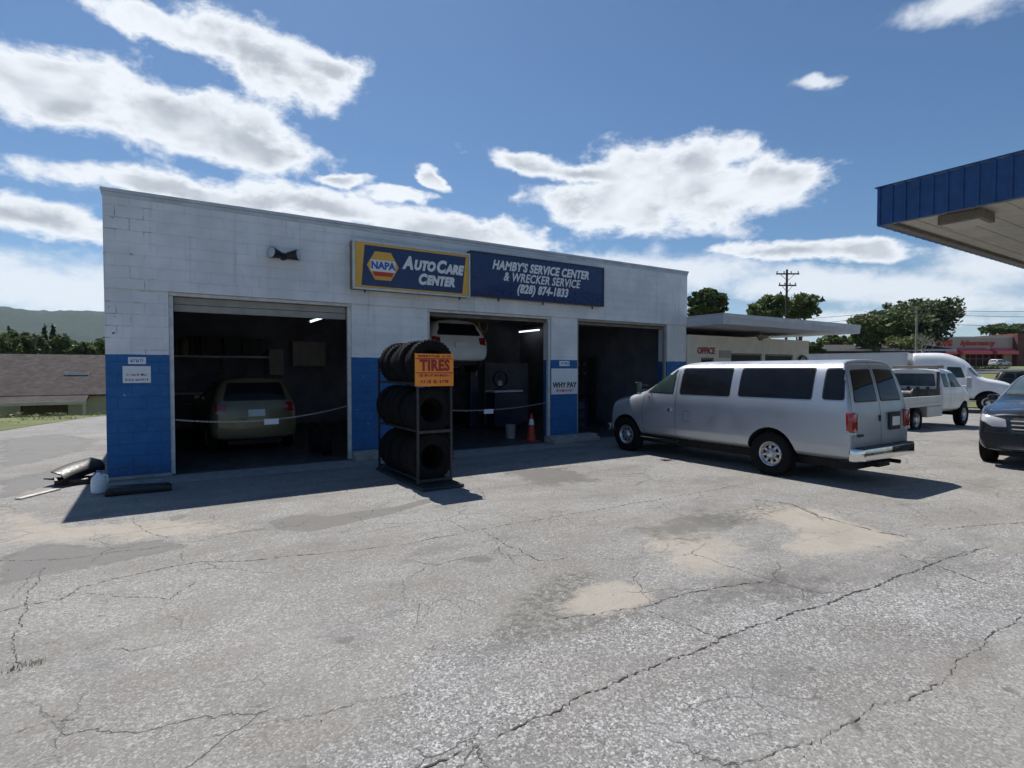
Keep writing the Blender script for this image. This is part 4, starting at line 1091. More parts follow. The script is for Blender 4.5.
def fluoro(label, px, py, z, length):
    d = ray(px, py); p = CAM+d*((z-H)/d.z)
    f = thing('ceiling_lamp', label, 'lamp', (p.x, p.y, z), 0, 'lit ceiling lamps in the bays')
    m = MB(); m.box(-.09, .09, -length/2, length/2, .03, .09, .01); m.cyl((0, -length*.4, .09), (0, -length*.4, 4.19-z), .008, n=6); m.cyl((0, length*.4, .09), (0, length*.4, 4.19-z), .008, n=6); part('housing', m, 'frame_white', f)
    m = MB(); m.cyl((0, -length/2+.02, 0), (0, length/2-.02, 0), .028, n=12); part('tube', m, 'lit_tube', f)
fluoro('lit fluorescent tube hanging near the ceiling of the first bay', 316, 320, 3.45, 1.5)
fluoro('lit fluorescent tube hanging near the ceiling of the second bay', 529, 331, 3.5, 1.5)

def shelf_unit():
    Y = 19.6; a = PY(172, 356, Y); b = PY(268, 357, Y); z = a.z
    s_ = thing('storage_shelf', 'long storage shelf along the back wall of the first bay', 'shelf', ((a.x+b.x)/2, Y, 0.022)); W = b.x-a.x
    m = MB(); m.box(-W/2, W/2, -.3, .3, z-.06, z, .004); m.box(-W/2, W/2, -.3, .3, 1.1, 1.15); part('board', m, 'frame_white', s_)
    m = MB()
    for x in (-W/2+.05, 0, W/2-.05):
        for y in (-.26, .26): m.box(x-.02, x+.02, y-.02, y+.02, 0, z-.061)
    part('upright', m, 'dark_metal', s_)
    zz = z+.024
    for x0, x1, h, lab in ((200, 216, 336, 'tall dark box on the left end of the long shelf'), (223, 240, 337, 'wide dark box in the middle of the long shelf'), (241, 262, 339, 'low dark box at the right end of the long shelf')):
        p = PY(x0, h, Y); q = PY(x1, h, Y); m = MB(); m.box(p.x, q.x, Y-.25, Y+.25, zz, p.z, .01); m.box(p.x+.05, q.x-.05, Y-.255, Y-.25, zz+.1, zz+.13)
        o = solo('storage_box', m, 'door_dark', lab, 'box', 'boxes on the shelf')
    for k, (x0, r_, lab) in enumerate(((176, .14, 'leftmost small can on the long shelf'), (184, .16, 'second small can on the long shelf'), (192, .13, 'third small can, next to the tall box'))):
        p = PY(x0, 350, Y); m = MB(); m.cyl((p.x, Y, zz), (p.x, Y, zz+.42+.06*k), r_, r_*.95, 20); m.cyl((p.x, Y, zz+.42+.06*k), (p.x, Y, zz+.46+.06*k), r_*.5, n=12)
        solo('paint_can', m, 'cardboard' if k == 1 else 'dark_metal', lab, 'can', 'cans on the shelf', 40)
shelf_unit()
def chain(label, x0, x1, z0, z1, sag, tagx):
    pts = []
    n = 44
    Y = YF+.12
    c = thing('barrier_chain', label, 'chain', (x0, Y, 0))
    m = MB()
    def P(t): return Vector((t*(x1-x0), 0, z0+(z1-z0)*t-sag*4*t*(1-t)))
    L_ = (x1-x0); nl = int(L_/.036)
    for k in range(nl):
        a = P(k/nl); b = P((k+1)/nl); d = (b-a)
        mt = Matrix.Translation((a+b)/2) @ d.to_track_quat('X', 'Z').to_matrix().to_4x4() @ Matrix.Rotation(R(90*(k % 2)), 4, 'X')
        for s_ in (-1, 1): m.box(-.024, .024, s_*.009-.004, s_*.009+.004, -.004, .004, mtx=mt)
    part('link_run', m, 'chain_steel', c)
    p = P(tagx); m = MB(); m.box(p.x-.13, p.x+.13, -.02, -.012, p.z-.09, p.z+.02, .003); part('warning_tag', m, 'sign_white', c)
chain('sagging chain with a white tag across the first bay', .21, 3.26, .98, 1.12, .15, .52)
chain('chain with a white tag across the second bay', 5.08, 8.36, .98, 1.03, .10, .47)

def bay_clutter():
    # traffic cone
    p = G(535, 442, .03)
    c = thing('traffic_cone', 'red orange traffic cone with a pale collar at the right jamb of the second bay', 'traffic cone', (8.12, 11.75, .022))
    m = MB(); m.box(-.17, .17, -.17, .17, 0, .03, .01); m.lathe([(.13, .03), (.12, .05), (.03, .70), (.02, .71), (.001, .71)], 'Z', 24); part('body', m, 'cone_orange', c, 40)
    m = MB(); m.lathe([(.075, .42), (.052, .57)], 'Z', 24); part('collar', m, 'sign_white', c, 40)
    # white bucket
    b = thing('bucket', 'white plastic bucket on the floor beside the cone in the second bay', 'bucket', (7.95, 12.5, .022))
    m = MB(); m.lathe([(.001, 0), (.12, 0), (.14, .34), (.148, .345), (.148, .37), (.135, .37), (.115, .02), (.001, .02)], 'Z', 24); part('body', m, 'door_tan', b, 40)
    m = MB(); m.tube([(math.cos(R(a))*.145, 0, .34+math.sin(R(a))*.14) for a in range(0, 181, 20)], .005, 6); part('handle', m, 'dark_metal', b)
    # blue tool chest with a pale top
    t = thing('tool_chest', 'blue rolling tool chest with a pale tray on top in the second bay', 'tool chest', (9.05, 14.6, .022))
    m = MB(); m.box(-.5, .5, -.28, .28, .12, 1.15, .02); part('cabinet', m, 'tool_blue', t)
    for k in range(5): m = MB(); m.box(-.46, .46, -.30, -.282, .18+k*.19, .35+k*.19, .005); m.box(-.3, .3, -.318, -.30, .31+k*.19, .325+k*.19); part('drawer', m, 'tool_blue', t)
    m = MB(); m.box(-.52, .52, -.3, .3, 1.16, 1.22, .01); part('tray', m, 'jug_plastic', t)
    for x in (-.42, .42):
        for y in (-.2, .2): m = MB(); m.cyl((x-.02, y, .06), (x+.02, y, .06), .06); part('caster', m, 'tyre_rubber', t)
    f = thing('shop_fan', 'round dark floor fan standing on the tool chest in the second bay', 'fan', (9.0, 14.75, 1.242))
    m = MB(); m.lathe([(.25, -.06), (.27, 0), (.25, .06), (.24, .06), (.26, 0), (.24, -.06), (.25, -.06)], 'Y', 28, (0, 0, .34))
    for k in range(12): a = R(30*k); m.tube([(0, -.06, .34), (math.cos(a)*.25, -.05, .34+math.sin(a)*.25)], .004, 5)
    part('cage', m, 'dark_metal', f, 40)
    m = MB()
    for k in range(4): mt = Matrix.Translation((0, 0, .34)) @ Matrix.Rotation(R(90*k), 4, 'Y') @ Matrix.Rotation(R(25), 4, 'X'); m.box(.03, .21, -.004, .004, -.06, .06, mtx=mt)
    m.cyl((0, -.04, .34), (0, .08, .34), .045); part('blades', m, 'chain_steel', f)
    m = MB(); m.box(-.18, .18, -.12, .12, 0, .03, .008); m.box(-.02, .02, -.01, .03, .03, .12); part('stand', m, 'dark_metal', f)
    # red compressor in the third bay
    k_ = thing('air_compressor', 'red air compressor with a pale gauge panel behind the third bay opening', 'compressor', (9.75, 12.7, .022))
    m = MB(); m.cyl((-.35, 0, .35), (.35, 0, .35), .2, n=24); m.blob((-.35, 0, .35), (.1, .2, .2)); m.blob((.35, 0, .35), (.1, .2, .2)); part('tank', m, 'tool_red', k_, 40)
    m = MB(); m.box(-.22, .0, -.12, .12, .56, .86, .03); m.cyl((.12, -.1, .68), (.12, .1, .68), .13, n=20); part('motor', m, 'tool_red', k_, 40)
    m = MB(); m.box(-.2, .08, -.24, -.20, .66, .78, .01); part('gauge_panel', m, 'jug_plastic', k_)
    m = MB(); m.cyl((-.35, -.24, .09), (-.35, -.2, .09), .09); m.cyl((-.35, .2, .09), (-.35, .24, .09), .09); m.box(.28, .34, -.15, .15, 0, .16); part('wheel', m, 'tyre_rubber', k_)
    # partition and tyre shelf in the third bay
    q = thing('parts_rack', 'dark rack with small pale parts hanging at the back of the third bay', 'rack', (12.1, 15.2, .022))
    m = MB(); m.box(-.9, .9, .0, .05, 0, 2.3); m.box(-.9, .9, -.4, 0, 1.0, 1.04); m.box(-.9, .9, -.4, 0, 1.55, 1.59); m.box(-.92, -.88, -.4, 0, 0, 2.3); m.box(.88, .92, -.4, 0, 0, 2.3); part('frame', m, 'door_dark', q)
    rr = random.Random(4)
    for k in range(12):
        x = -.75+.27*(k % 6); z = 1.68+.32*(k//6); m = MB(); m.cyl((x, -.12, z+.05), (x, -.06, z+.05), rr.uniform(.04, .09), n=14); m.box(x-.01, x+.01, -.06, 0, z+.04, z+.06); part('hanging_part', m, 'chain_steel', q)
    dd = thing('roller_partition', 'dark panelled partition beside the parts rack in the third bay', 'partition', (10.3, 16.4, .022))
    m = MB(); m.box(-.9, .9, 0, .06, 0, 2.1, .01)
    for i in range(3): m.box(-.8+i*.56, -.8+i*.56+.48, -.012, 0, .1, 2.0, .004)
    part('panel', m, 'interior_wall', dd)
    # tyres standing at the right jamb of the first bay
    me = tyre_mesh(.33, .22)
    for i, (x, y, z, lab) in enumerate(((3.12, 12.2, .352, 'dark tire leaning upright inside the right jamb of the first bay'), (3.0, 12.65, .352, 'second upright tire behind the one at the right jamb of the first bay'))):
        o = bpy.data.objects.new('tire', me); col.objects.link(o); o.location = (x-.1, y, z); o.rotation_euler = (0, 0, R(78+8*i)); tag(o, lab, 'tire', 'tires standing in the first bay')
    w = thing('workbench', 'dark workbench with clutter at the left of the first bay behind the suv', 'workbench', (1.0, 18.6, .022))
    m = MB(); m.box(-1.2, 1.6, -.4, .3, .9, .96, .01); part('top', m, 'wood', w)
    for x in (-1.1, 1.5):
        for y in (-.35, .25): m = MB(); m.box(x-.04, x+.04, y-.04, y+.04, 0, .899); part('leg', m, 'wood', w)
bay_clutter()
def more_clutter():
    Z = .022
    for k, (x, y, mt, lab) in enumerate(((11.6, 14.0, 'tool_blue', 'blue oil drum in front of the parts rack in the third bay'),)):
        d = thing('oil_drum', lab, 'drum', (x, y, Z))
        m = MB(); m.lathe([(.001, 0), (.28, 0), (.285, .02), (.28, .04), (.28, .28), (.29, .30), (.28, .32), (.28, .56), (.29, .58), (.28, .60), (.28, .84), (.287, .86), (.275, .87), (.27, .85), (.001, .85)], 'Z', 28); part('barrel', m, mt, d, 40)
        m = MB(); m.cyl((.16, 0, .851), (.16, 0, .875), .03, n=12); part('bung', m, 'chain_steel', d)
    for k, (x0, x1, y, z, lab) in enumerate(((3.05, 3.5, 19.9, 1.7, 'tall wall cabinet at the right of the first bay back wall'), (3.8, 4.9, 19.95, 2.0, 'wide wall cabinet on the back wall between first and second bay'), (8.9, 10.1, 19.95, 1.9, 'wall cabinet on the back wall behind the second bay'))):
        c = thing('wall_cabinet', lab, 'cabinet', ((x0+x1)/2, y, z), 0, 'cabinets on the back wall'); W = x1-x0
        m = MB(); m.box(-W/2, W/2, -.2, .2, 0, .85, .01); part('carcass', m, 'door_tan', c)
        for s_ in (-1, 1):
            m = MB(); m.box(min(0, s_*W/2)+.012, max(0, s_*W/2)-.012, -.222, -.202, .02, .83, .004); dd = part('door', m, 'door_tan', c); m = MB(); m.box(s_*.03-.008, s_*.03+.008, -.24, -.223, .35, .5); part('handle', m, 'chain_steel', dd)
    for k, (x, y, z, w, h, lab) in enumerate(((2.75, 15.6, Z, .5, .38, 'lower cardboard box of the pile at the right of the first bay'), (2.78, 15.62, Z+.384, .42, .3, 'upper cardboard box of the pile at the right of the first bay'), (5.6, 18.2, Z, .6, .45, 'cardboard box on the floor at the back of the second bay'))):
        b = thing('cardboard_box', lab, 'box', (x, y, z), R(12*k)); m = MB(); m.box(-w/2, w/2, -w*.35, w*.35, 0, h, .006); part('carton', m, 'cardboard', b)
        m = MB(); m.box(-w/2-.002, w/2+.002, -.03, .03, h+.0005, h+.003); m.box(-w*.2, w*.2, -w*.35-.004, -w*.35-.001, h*.4, h*.75); part('tape_label', m, 'sign_white', b)
    h = thing('hose_reel', 'yellow air hose hanging in loops from the ceiling of the second bay', 'hose', (7.9, 13.6, 3.3))
    m = MB(); m.cyl((-.1, 0, .55), (.1, 0, .55), .24, n=24); m.box(-.04, .04, -.1, .1, .7, .9); part('reel', m, 'tool_red', h, 40)
    m = MB(); m.tube([(math.cos(t*.5)*.20, .03*t, .2+math.sin(t*.5)*.35-.02*t) for t in range(0, 30)]+[(.1, .9, -.9), (.12, .92, -1.6)], .012, 7); part('hose', m, 'sign_yellow', h, 60)
    for k, (x, y, lab) in enumerate(((8.75, 17.0, 'lower tire of the flat pile behind the tool chest'), (8.77, 17.02, 'upper tire of the flat pile behind the tool chest'))):
        me = tyre_mesh(.34, .22); o = bpy.data.objects.new('tire', me); col.objects.link(o); o.location = (x, y, Z+.112+.225*k); o.rotation_euler = (R(90), 0, R(20*k)); tag(o, lab, 'tire')
more_clutter()

# ------------------------------------------------------------------ things at the left corner
def corner_stuff():
    j = G(97, 494); jug = thing('plastic_jug', 'white plastic jug standing at the foot of the left corner pier', 'jug', (j.x+.02, j.y+.05, .006))
    m = MB(); m.lathe([(.001, 0), (.085, .0), (.1, .015), (.1, .19), (.085, .235), (.045, .275), (.025, .29), (.025, .31)], 'Z', 24); m.tube([(.05, 0, .275), (.105, 0, .25), (.11, 0, .17), (.095, 0, .13)], .014, 8); part('body', m, 'jug_plastic', jug, 40)
    m = MB(); m.cyl((0, 0, .311), (0, 0, .335), .03); part('cap', m, 'lettering_blue', jug)
    a = G(104, 499); b = G(172, 493)
    m = MB()
    cx = (a.x+b.x)/2; cy = 10.02; L_ = b.x-a.x
    m.prism([(-L_/2, 0), (L_/2, 0), (L_/2, .07), (L_/2-.04, .10), (-L_/2+.05, .125), (-L_/2, .09)], -.13, .13)
    bmesh.ops.bevel(m.bm, geom=m.bm.edges[:], offset=.02, segments=2, affect='EDGES', profile=.5)
    for k in range(6): m.box(-L_/2+.08+k*.13, -L_/2+.10+k*.13, -.135, .0, .02, .09)
    solo('rubber_wheel_stop', m, 'black_plastic', 'black rubber wheel stop lying at the foot of the left corner pier', 'wheel stop', None, 40, (cx, cy, .006), R(-1))
    # torn black bumper pieces
    p = G(72, 486)
    d = thing('bumper_scraps', 'pile of torn black plastic bumper pieces left of the corner pier', 'car part', (p.x-.02, p.y+.2, .006), R(20))
    def slab(w, l, h, tilt, yaw, loc, curve):
        m = MB(); bm = m.bm; n = 12; top = []; 
        for i in range(n+1):
            t = i/n-.5; x = t*w; yy = curve*(1-4*t*t)
            row = [bm.verts.new((x, yy+q[0], q[1])) for q in ((-l/2, 0), (-l/2-.02, h*.6), (-l/2+.05, h), (l/2, h*.9), (l/2, h*.9-.02), (-l/2+.06, h-.025), (-l/2+.02, .0))]
            top.append(row)
        for r0, r1 in zip(top, top[1:]):
            for k in range(7): bm.faces.new((r0[k], r0[(k+1) % 7], r1[(k+1) % 7], r1[k]))
        bm.faces.new(top[0]); bm.faces.new(list(reversed(top[-1])))
        bmesh.ops.transform(bm, verts=bm.verts, matrix=Matrix.Translation(loc) @ Euler((tilt[0], tilt[1], yaw)).to_matrix().to_4x4()); return m
    part('bumper_shell', slab(.60, .34, .17, (R(8), R(-14)), R(12), (.10, .0, .13), .06), 'black_plastic', d, 50)
    part('bumper_shell', slab(.56, .26, .13, (R(-6), R(4)), R(-8), (.02, -.10, .0), .04), 'black_plastic', d, 50)
    part('splash_guard', slab(.42, .3, .04, (R(5), R(10)), R(40), (-.10, .08, .05), .02), 'black_plastic', d, 50)
    a = G(18, 500); b = G(58, 490); v = b-a
    m = MB(); m.box(0, v.length, -.05, .05, 0, .02, .004); solo('wood_strip', m, 'pale_wood', 'pale flat strip of wood lying on the ground left of the black scraps', 'board', None, None, (a.x, a.y, .006), math.atan2(v.y, v.x))
corner_stuff()

# ------------------------------------------------------------------ office next door
def office():
    g = thing('office_building', 'low cream office with a thick flat overhanging roof behind the van', 'building', (17, YF, 0))
    x0, x1 = 13.58, 20.3; zt = 2.95
    m = MB(); wins = [(701, 714, 357.5), (731, 762, 353), (765, 793, 354)]
    P = [(PY(a, t, YF).x, PY(b, t, YF).x, PY(a, t, YF).z) for a, b, t in wins]
    xs = [x0]+[v for p in P for v in p[:2]]+[x1]
    for k in range(0, len(xs), 2): m.box(xs[k], xs[k+1], YF, YF+.2, 0, zt)
    for a, b, t in P: m.box(a+.001, b-.001, YF, YF+.2, t, zt-.001); m.box(a+.001, b-.001, YF, YF+.2, 0, .85)
    m.box(x1-.2, x1-.001, YF+.201, YF+6, 0, zt); m.box(x0, x1-.21, YF+5.8, YF+6, 0, zt); m.box(x0, x0+.2, YF+.201, YF+5.79, 0, zt)
    part('wall', m, 'office_wall', g, world=True)
    m = MB(); m.box(x0+.2, x1-.2, YF+.2, YF+5.8, -.03, .03); m.box(x0+.21, x1-.21, YF+2.5, YF+2.6, .03, 2.9); part('interior', m, 'interior_wall', g, world=True)
    for a, b, t in P:
        m = MB(); m.box(a+.005, b-.005, YF+.03, YF+.08, .855, .92); m.box(a+.005, b-.005, YF+.03, YF+.08, t-.06, t-.005); m.box(a+.005, a+.06, YF+.03, YF+.08, .921, t-.061); m.box(b-.06, b-.005, YF+.03, YF+.08, .921, t-.061)
        f = part('window', m, 'brown_metal', g, world=True); m = MB(); m.box(a+.06, b-.06, YF+.05, YF+.06, .92, t-.06); part('pane', m, 'window_dark', f, world=True)
    yf = 10.05; xr = 21.45; zs, zu = 3.47, 3.19
    m = MB(); m.prism([(13.62, yf), (xr, yf), (xr, YF+6.6), (13.62, YF+6.6)], zu, zs, 'XY'); bmesh.ops.recalc_face_normals(m.bm, faces=m.bm.faces); part('roof', m, 'office_slab', g, world=True)
    m = MB(); m.box(13.60, xr+.02, yf-.02, yf-.002, zs-.10, zs+.03); m.box(xr+.002, xr+.02, yf, YF+6.6, zs-.10, zs+.03); m.box(13.6, xr+.02, yf-.02, YF+6.62, zs+.004, zs+.032); part('roof_edge', m, 'coping_metal', g, world=True)
    p = PY(760, 337, YF); m = MB(); m.cyl((p.x, YF-.002, p.z), (p.x, YF-.06, p.z), .13, n=20); m.box(p.x-.3, p.x+.3, YF-.13, YF-.06, p.z-.05, p.z+.07, .02)
    part('wall_lamp', m, 'brown_metal', g, world=True, smooth=40)
    p = PY(706, 351, YF); text('lettering', 'OFFICE', .27, 'lettering_maroon', g, (p.x-17, -.012, p.z), bold=.012, sx=.98)
    p = PY(725, 353.5, YF); m = MB(); m.box(p.x-.3, p.x+.3, YF-.015, YF-.002, p.z-.14, p.z+.1); part('notice', m, 'door_tan', g, world=True)
    p = PY(801, 360, YF); m = MB(); m.lathe([(.30, -.05), (.33, 0), (.30, .0), (.24, -.03), (.30, -.05)], 'Y', 20, (p.x, YF-.06, p.z-.15)); part('wall_ornament', m, 'black_plastic', g, world=True)
office()

# ------------------------------------------------------------------ canopy
def canopy():
    z0, z1 = 4.42, 5.07; c = PX(876, 190, 10.8)
    X0, Y1 = 10.78, 4.80; X1, Y0 = 24.5, -9
    g = thing('fuel_canopy', 'flat fuel canopy with ribbed blue fascia and cream underside', 'canopy', (X0, Y1, 0))
    m = MB(); t = .06
    m.box(X0, X0+t, Y0, Y1, z0, z1); m.box(X1-t, X1, Y0, Y1, z0, z1); m.box(X0+t+.001, X1-t-.001, Y1-t, Y1, z0, z1); m.box(X0+t+.001, X1-t-.001, Y0, Y0+t, z0, z1)
    y = Y1-.02
    while y > Y0: m.box(X0-.022, X0-.001, y-.035, y, z0+.002, z1+.01); y -= .20
    x = X0+.1
    while x < X1: m.box(x, x+.035, Y1+.001, Y1+.022, z0+.002, z1+.01); x += .30
    m.box(X0-.03, X0+t+.01, Y0, Y1+.03, z1+.012, z1+.03)
    part('fascia', m, 'fascia_blue', g, world=True)
    m = MB(); m.box(X0+t+.002, X1-t-.002, Y0+t+.002, Y1-t-.002, z0+.07, z0+.16)
    for k in range(1, 34): m.box(X0+t+.01, X1-t-.01, Y1-.05-k*.405, Y1-.05-k*.405+.02, z0+.058, z0+.069)
    part('soffit', m, 'soffit', g, world=True)
    m = MB(); m.box(X0+t+.004, X1-t-.004, Y1-t-.13, Y1-t-.004, z0+.0, z0+.056); m.box(X0+t+.004, X0+t+.05, Y0+t, Y1-t-.14, z0+.0, z0+.056); part('gutter', m, 'brown_metal', g, world=True)
    m = MB(); m.box(X0+.07, X1-.07, Y0+.07, Y1-.07, z1-.05, z1-.02); part('deck', m, 'coping_metal', g, world=True)
    p = G(966, 218, z0)
    for i, (dx, dy) in enumerate(((0, 0), (5.5, 0), (0, -5), (5.5, -5))):
        m = MB(); m.box(p.x+dx-.30, p.x+dx+.30, p.y+dy-.30, p.y+dy+.30, z0-.10, z0+.056, .012); f = part('light_fixture', m, 'brown_metal', g, world=True)
        m = MB(); m.box(p.x+dx-.25, p.x+dx+.25, p.y+dy-.25, p.y+dy+.25, z0-.112, z0-.101); part('lens', m, 'soffit', f, world=True)
    for (x, y) in ((17.5, -1.8), (17.5, -7)):
        m = MB(); m.box(x-.15, x+.15, y-.15, y+.15, 0, z0+.1); part('column', m, 'frame_white', g, world=True)
canopy()

# ------------------------------------------------------------------ trucks
def on_ground(px, py):
    d = ray(px, py); z = 0
    for _ in range(8): p = CAM+d*((z-H)/d.z); z = T(p.x, p.y)
    return p
def tow_truck():
    w0 = on_ground(960, 426); hz = R(89); ang = R(90)-hz   # heading azimuth to rotation about z
    # local: +x forward, front axle at x = 0, wheels at y = +-.86
    fr = Vector((math.sin(hz), math.cos(hz), 0)); lf = Vector((-fr.y, fr.x, 0))
    o = w0+lf*.86
    root = thing('tow_truck', 'white tow truck with dark winch gear behind its cab parked beyond the van', 'tow truck', (o.x, o.y, T(o.x, o.y)+.02), ang); root.scale = (1.05, 1.05, 1.05)
    S = []
    def rg(w, zb, zbl, zg, zr): return [(0, zb), (w*.85, zb), (w, zb+.08), (w, zb+.5), (w, zbl-.15), (w*.97, zbl), (w*.84, zg), (w*.76, zr-.03), (w*.4, zr), (0, zr)]
    a = rg(.95, .55, 1.35, 1.88, 2.0)
    S = [(-1.95, [(y*.96, z) for y, z in a]), (-1.92, a), (-1.2, a), (-.85, a), ([-.3]*6+[-.62, -.66, -.66, -.66], a),
         ([.05]*6+[-.05, -.02, .0, .0], [(0, .55), (.8, .55), (.95, .63), (.95, 1.05), (.95, 1.2), (.93, 1.33), (.84, 1.38), (.7, 1.42), (.4, 1.44), (0, 1.45)]),
         (.5, [(0, .5), (.76, .5), (.9, .58), (.92, .9), (.9, 1.1), (.86, 1.2), (.76, 1.26), (.6, 1.30), (.4, 1.31), (0, 1.32)]),
         (.9, [(0, .5), (.7, .5), (.82, .58), (.84, .85), (.83, 1.0), (.8, 1.1), (.7, 1.16), (.55, 1.19), (.35, 1.2), (0, 1.21)])]
    me = cage(S, 2); me.materials.append(MT['white_paint'])
    bm = bmesh.new(); bm.from_mesh(me); bvh = BVHTree.FromBMesh(bm); bm.free()
    part('cab', cut(me, [well(0, s_*.5, s_*1.3, .47, .42) for s_ in (-1, 1)]), None, root)
    add_window(bvh, root, [(-.68, 1.84), (.68, 1.84), (.74, 1.42), (-.74, 1.42)], 'B', .05, 'windshield', 'rear_window')
    add_window(bvh, root, [(-.7, 1.80), (.7, 1.80), (.78, 1.52), (-.78, 1.52)], 'F', .05, 'windshield', 'windscreen')
    for side in 'LR':
        add_window(bvh, root, [(-.66, 1.84), (-1.2, 1.84), (-1.2, 1.38), (-.25, 1.38)], side, .04, 'cab_glass', 'door_window')
        add_window(bvh, root, [(-1.35, 1.84), (-1.75, 1.84), (-1.75, 1.38), (-1.35, 1.38)], side, .04, 'cab_glass', 'quarter_window')
        part('door_seam', seam(bvh, [(-1.28, 1.9), (-1.28, .65)], side, .012), 'black_plastic', root); part('door_seam', seam(bvh, [(-.2, 1.35), (-.2, .65)], side, .012), 'black_plastic', root)
    for s_ in (-1, 1):
        m = MB(); m.box(-.30, -.22, s_*1.05, s_*1.22, 1.32, 1.72, .02); m.tube([(-.26, s_*.9, 1.4), (-.26, s_*1.1, 1.4)], .02); part('side_mirror', m, 'white_paint', root)
    m = MB(); m.box(-1.6, -1.2, -.7, .7, 2.02, 2.12, .02); part('beacon_bar', m, 'brown_metal', root)
    m = MB(); m.box(-5.2, -2.05, -1.0, 1.0, .80, .92, .01); m.box(-5.2, -2.05, -1.0, -.94, .92, 1.12, .01); m.box(-5.2, -2.05, .94, 1.0, .92, 1.12, .01)
    m.box(-3.3, -2.1, -.99, -.60, .45, .79, .02); m.box(-3.3, -2.1, .60, .99, .45, .79, .02); part('deck', m, 'grey_box', root)
    m = MB(); m.box(-2.18, -2.08, -.9, .9, .93, 1.32); m.box(-2.19, -2.07, -.9, -.84, .93, 1.9); m.box(-2.19, -2.07, .84, .9, .93, 1.9)
    for k in range(5): m.box(-2.20, -2.06, -.6+k*.28, -.55+k*.28, .93, 1.40)
    part('headboard', m, 'dark_metal', root)
    m = MB(); m.cyl((-2.6, -.35, 1.12), (-2.6, .35, 1.12), .16, n=20); m.cyl((-2.6, -.38, 1.12), (-2.6, -.34, 1.12), .24, n=20); m.cyl((-2.6, .34, 1.12), (-2.6, .38, 1.12), .24, n=20); m.box(-2.8, -2.4, -.3, .3, .921, 1.0); part('winch', m, 'dark_metal', root)
    m = MB(); m.tube([(-2.9, 0, .95), (-4.6, 0, 1.75)], .09, 8); m.box(-4.7, -4.5, -.15, .15, 1.65, 1.85, .02); part('boom', m, 'grey_box', root)
    m = MB(); m.box(-5.6, -5.3, -.9, .9, .45, .55, .01); m.box(-5.4, -5.1, -.1, .1, .5, .8); part('wheel_lift', m, 'dark_metal', root)
    m = MB(); m.box(-5.1, .8, -.45, .45, .5, .7); m.cyl((0, -.8, .42), (0, .8, .42), .06); m.cyl((-4.0, -.8, .42), (-4.0, .8, .42), .08); part('chassis', m, 'underbody', root)
    for s_ in (-1, 1):
        m = MB(); m.box(-5.22, -5.201, s_*.95, s_*.75, .82, .92); part('tail_light', m, 'red_lens', root)
        wheel(root, 0, s_*.83, .40, .24, .22, 'truck', s_); wheel(root, -4.0, s_*.86, .40, .24, .22, 'truck', s_); wheel(root, -4.0, s_*.60, .40, .22, .22, 'truck', s_)
tow_truck()

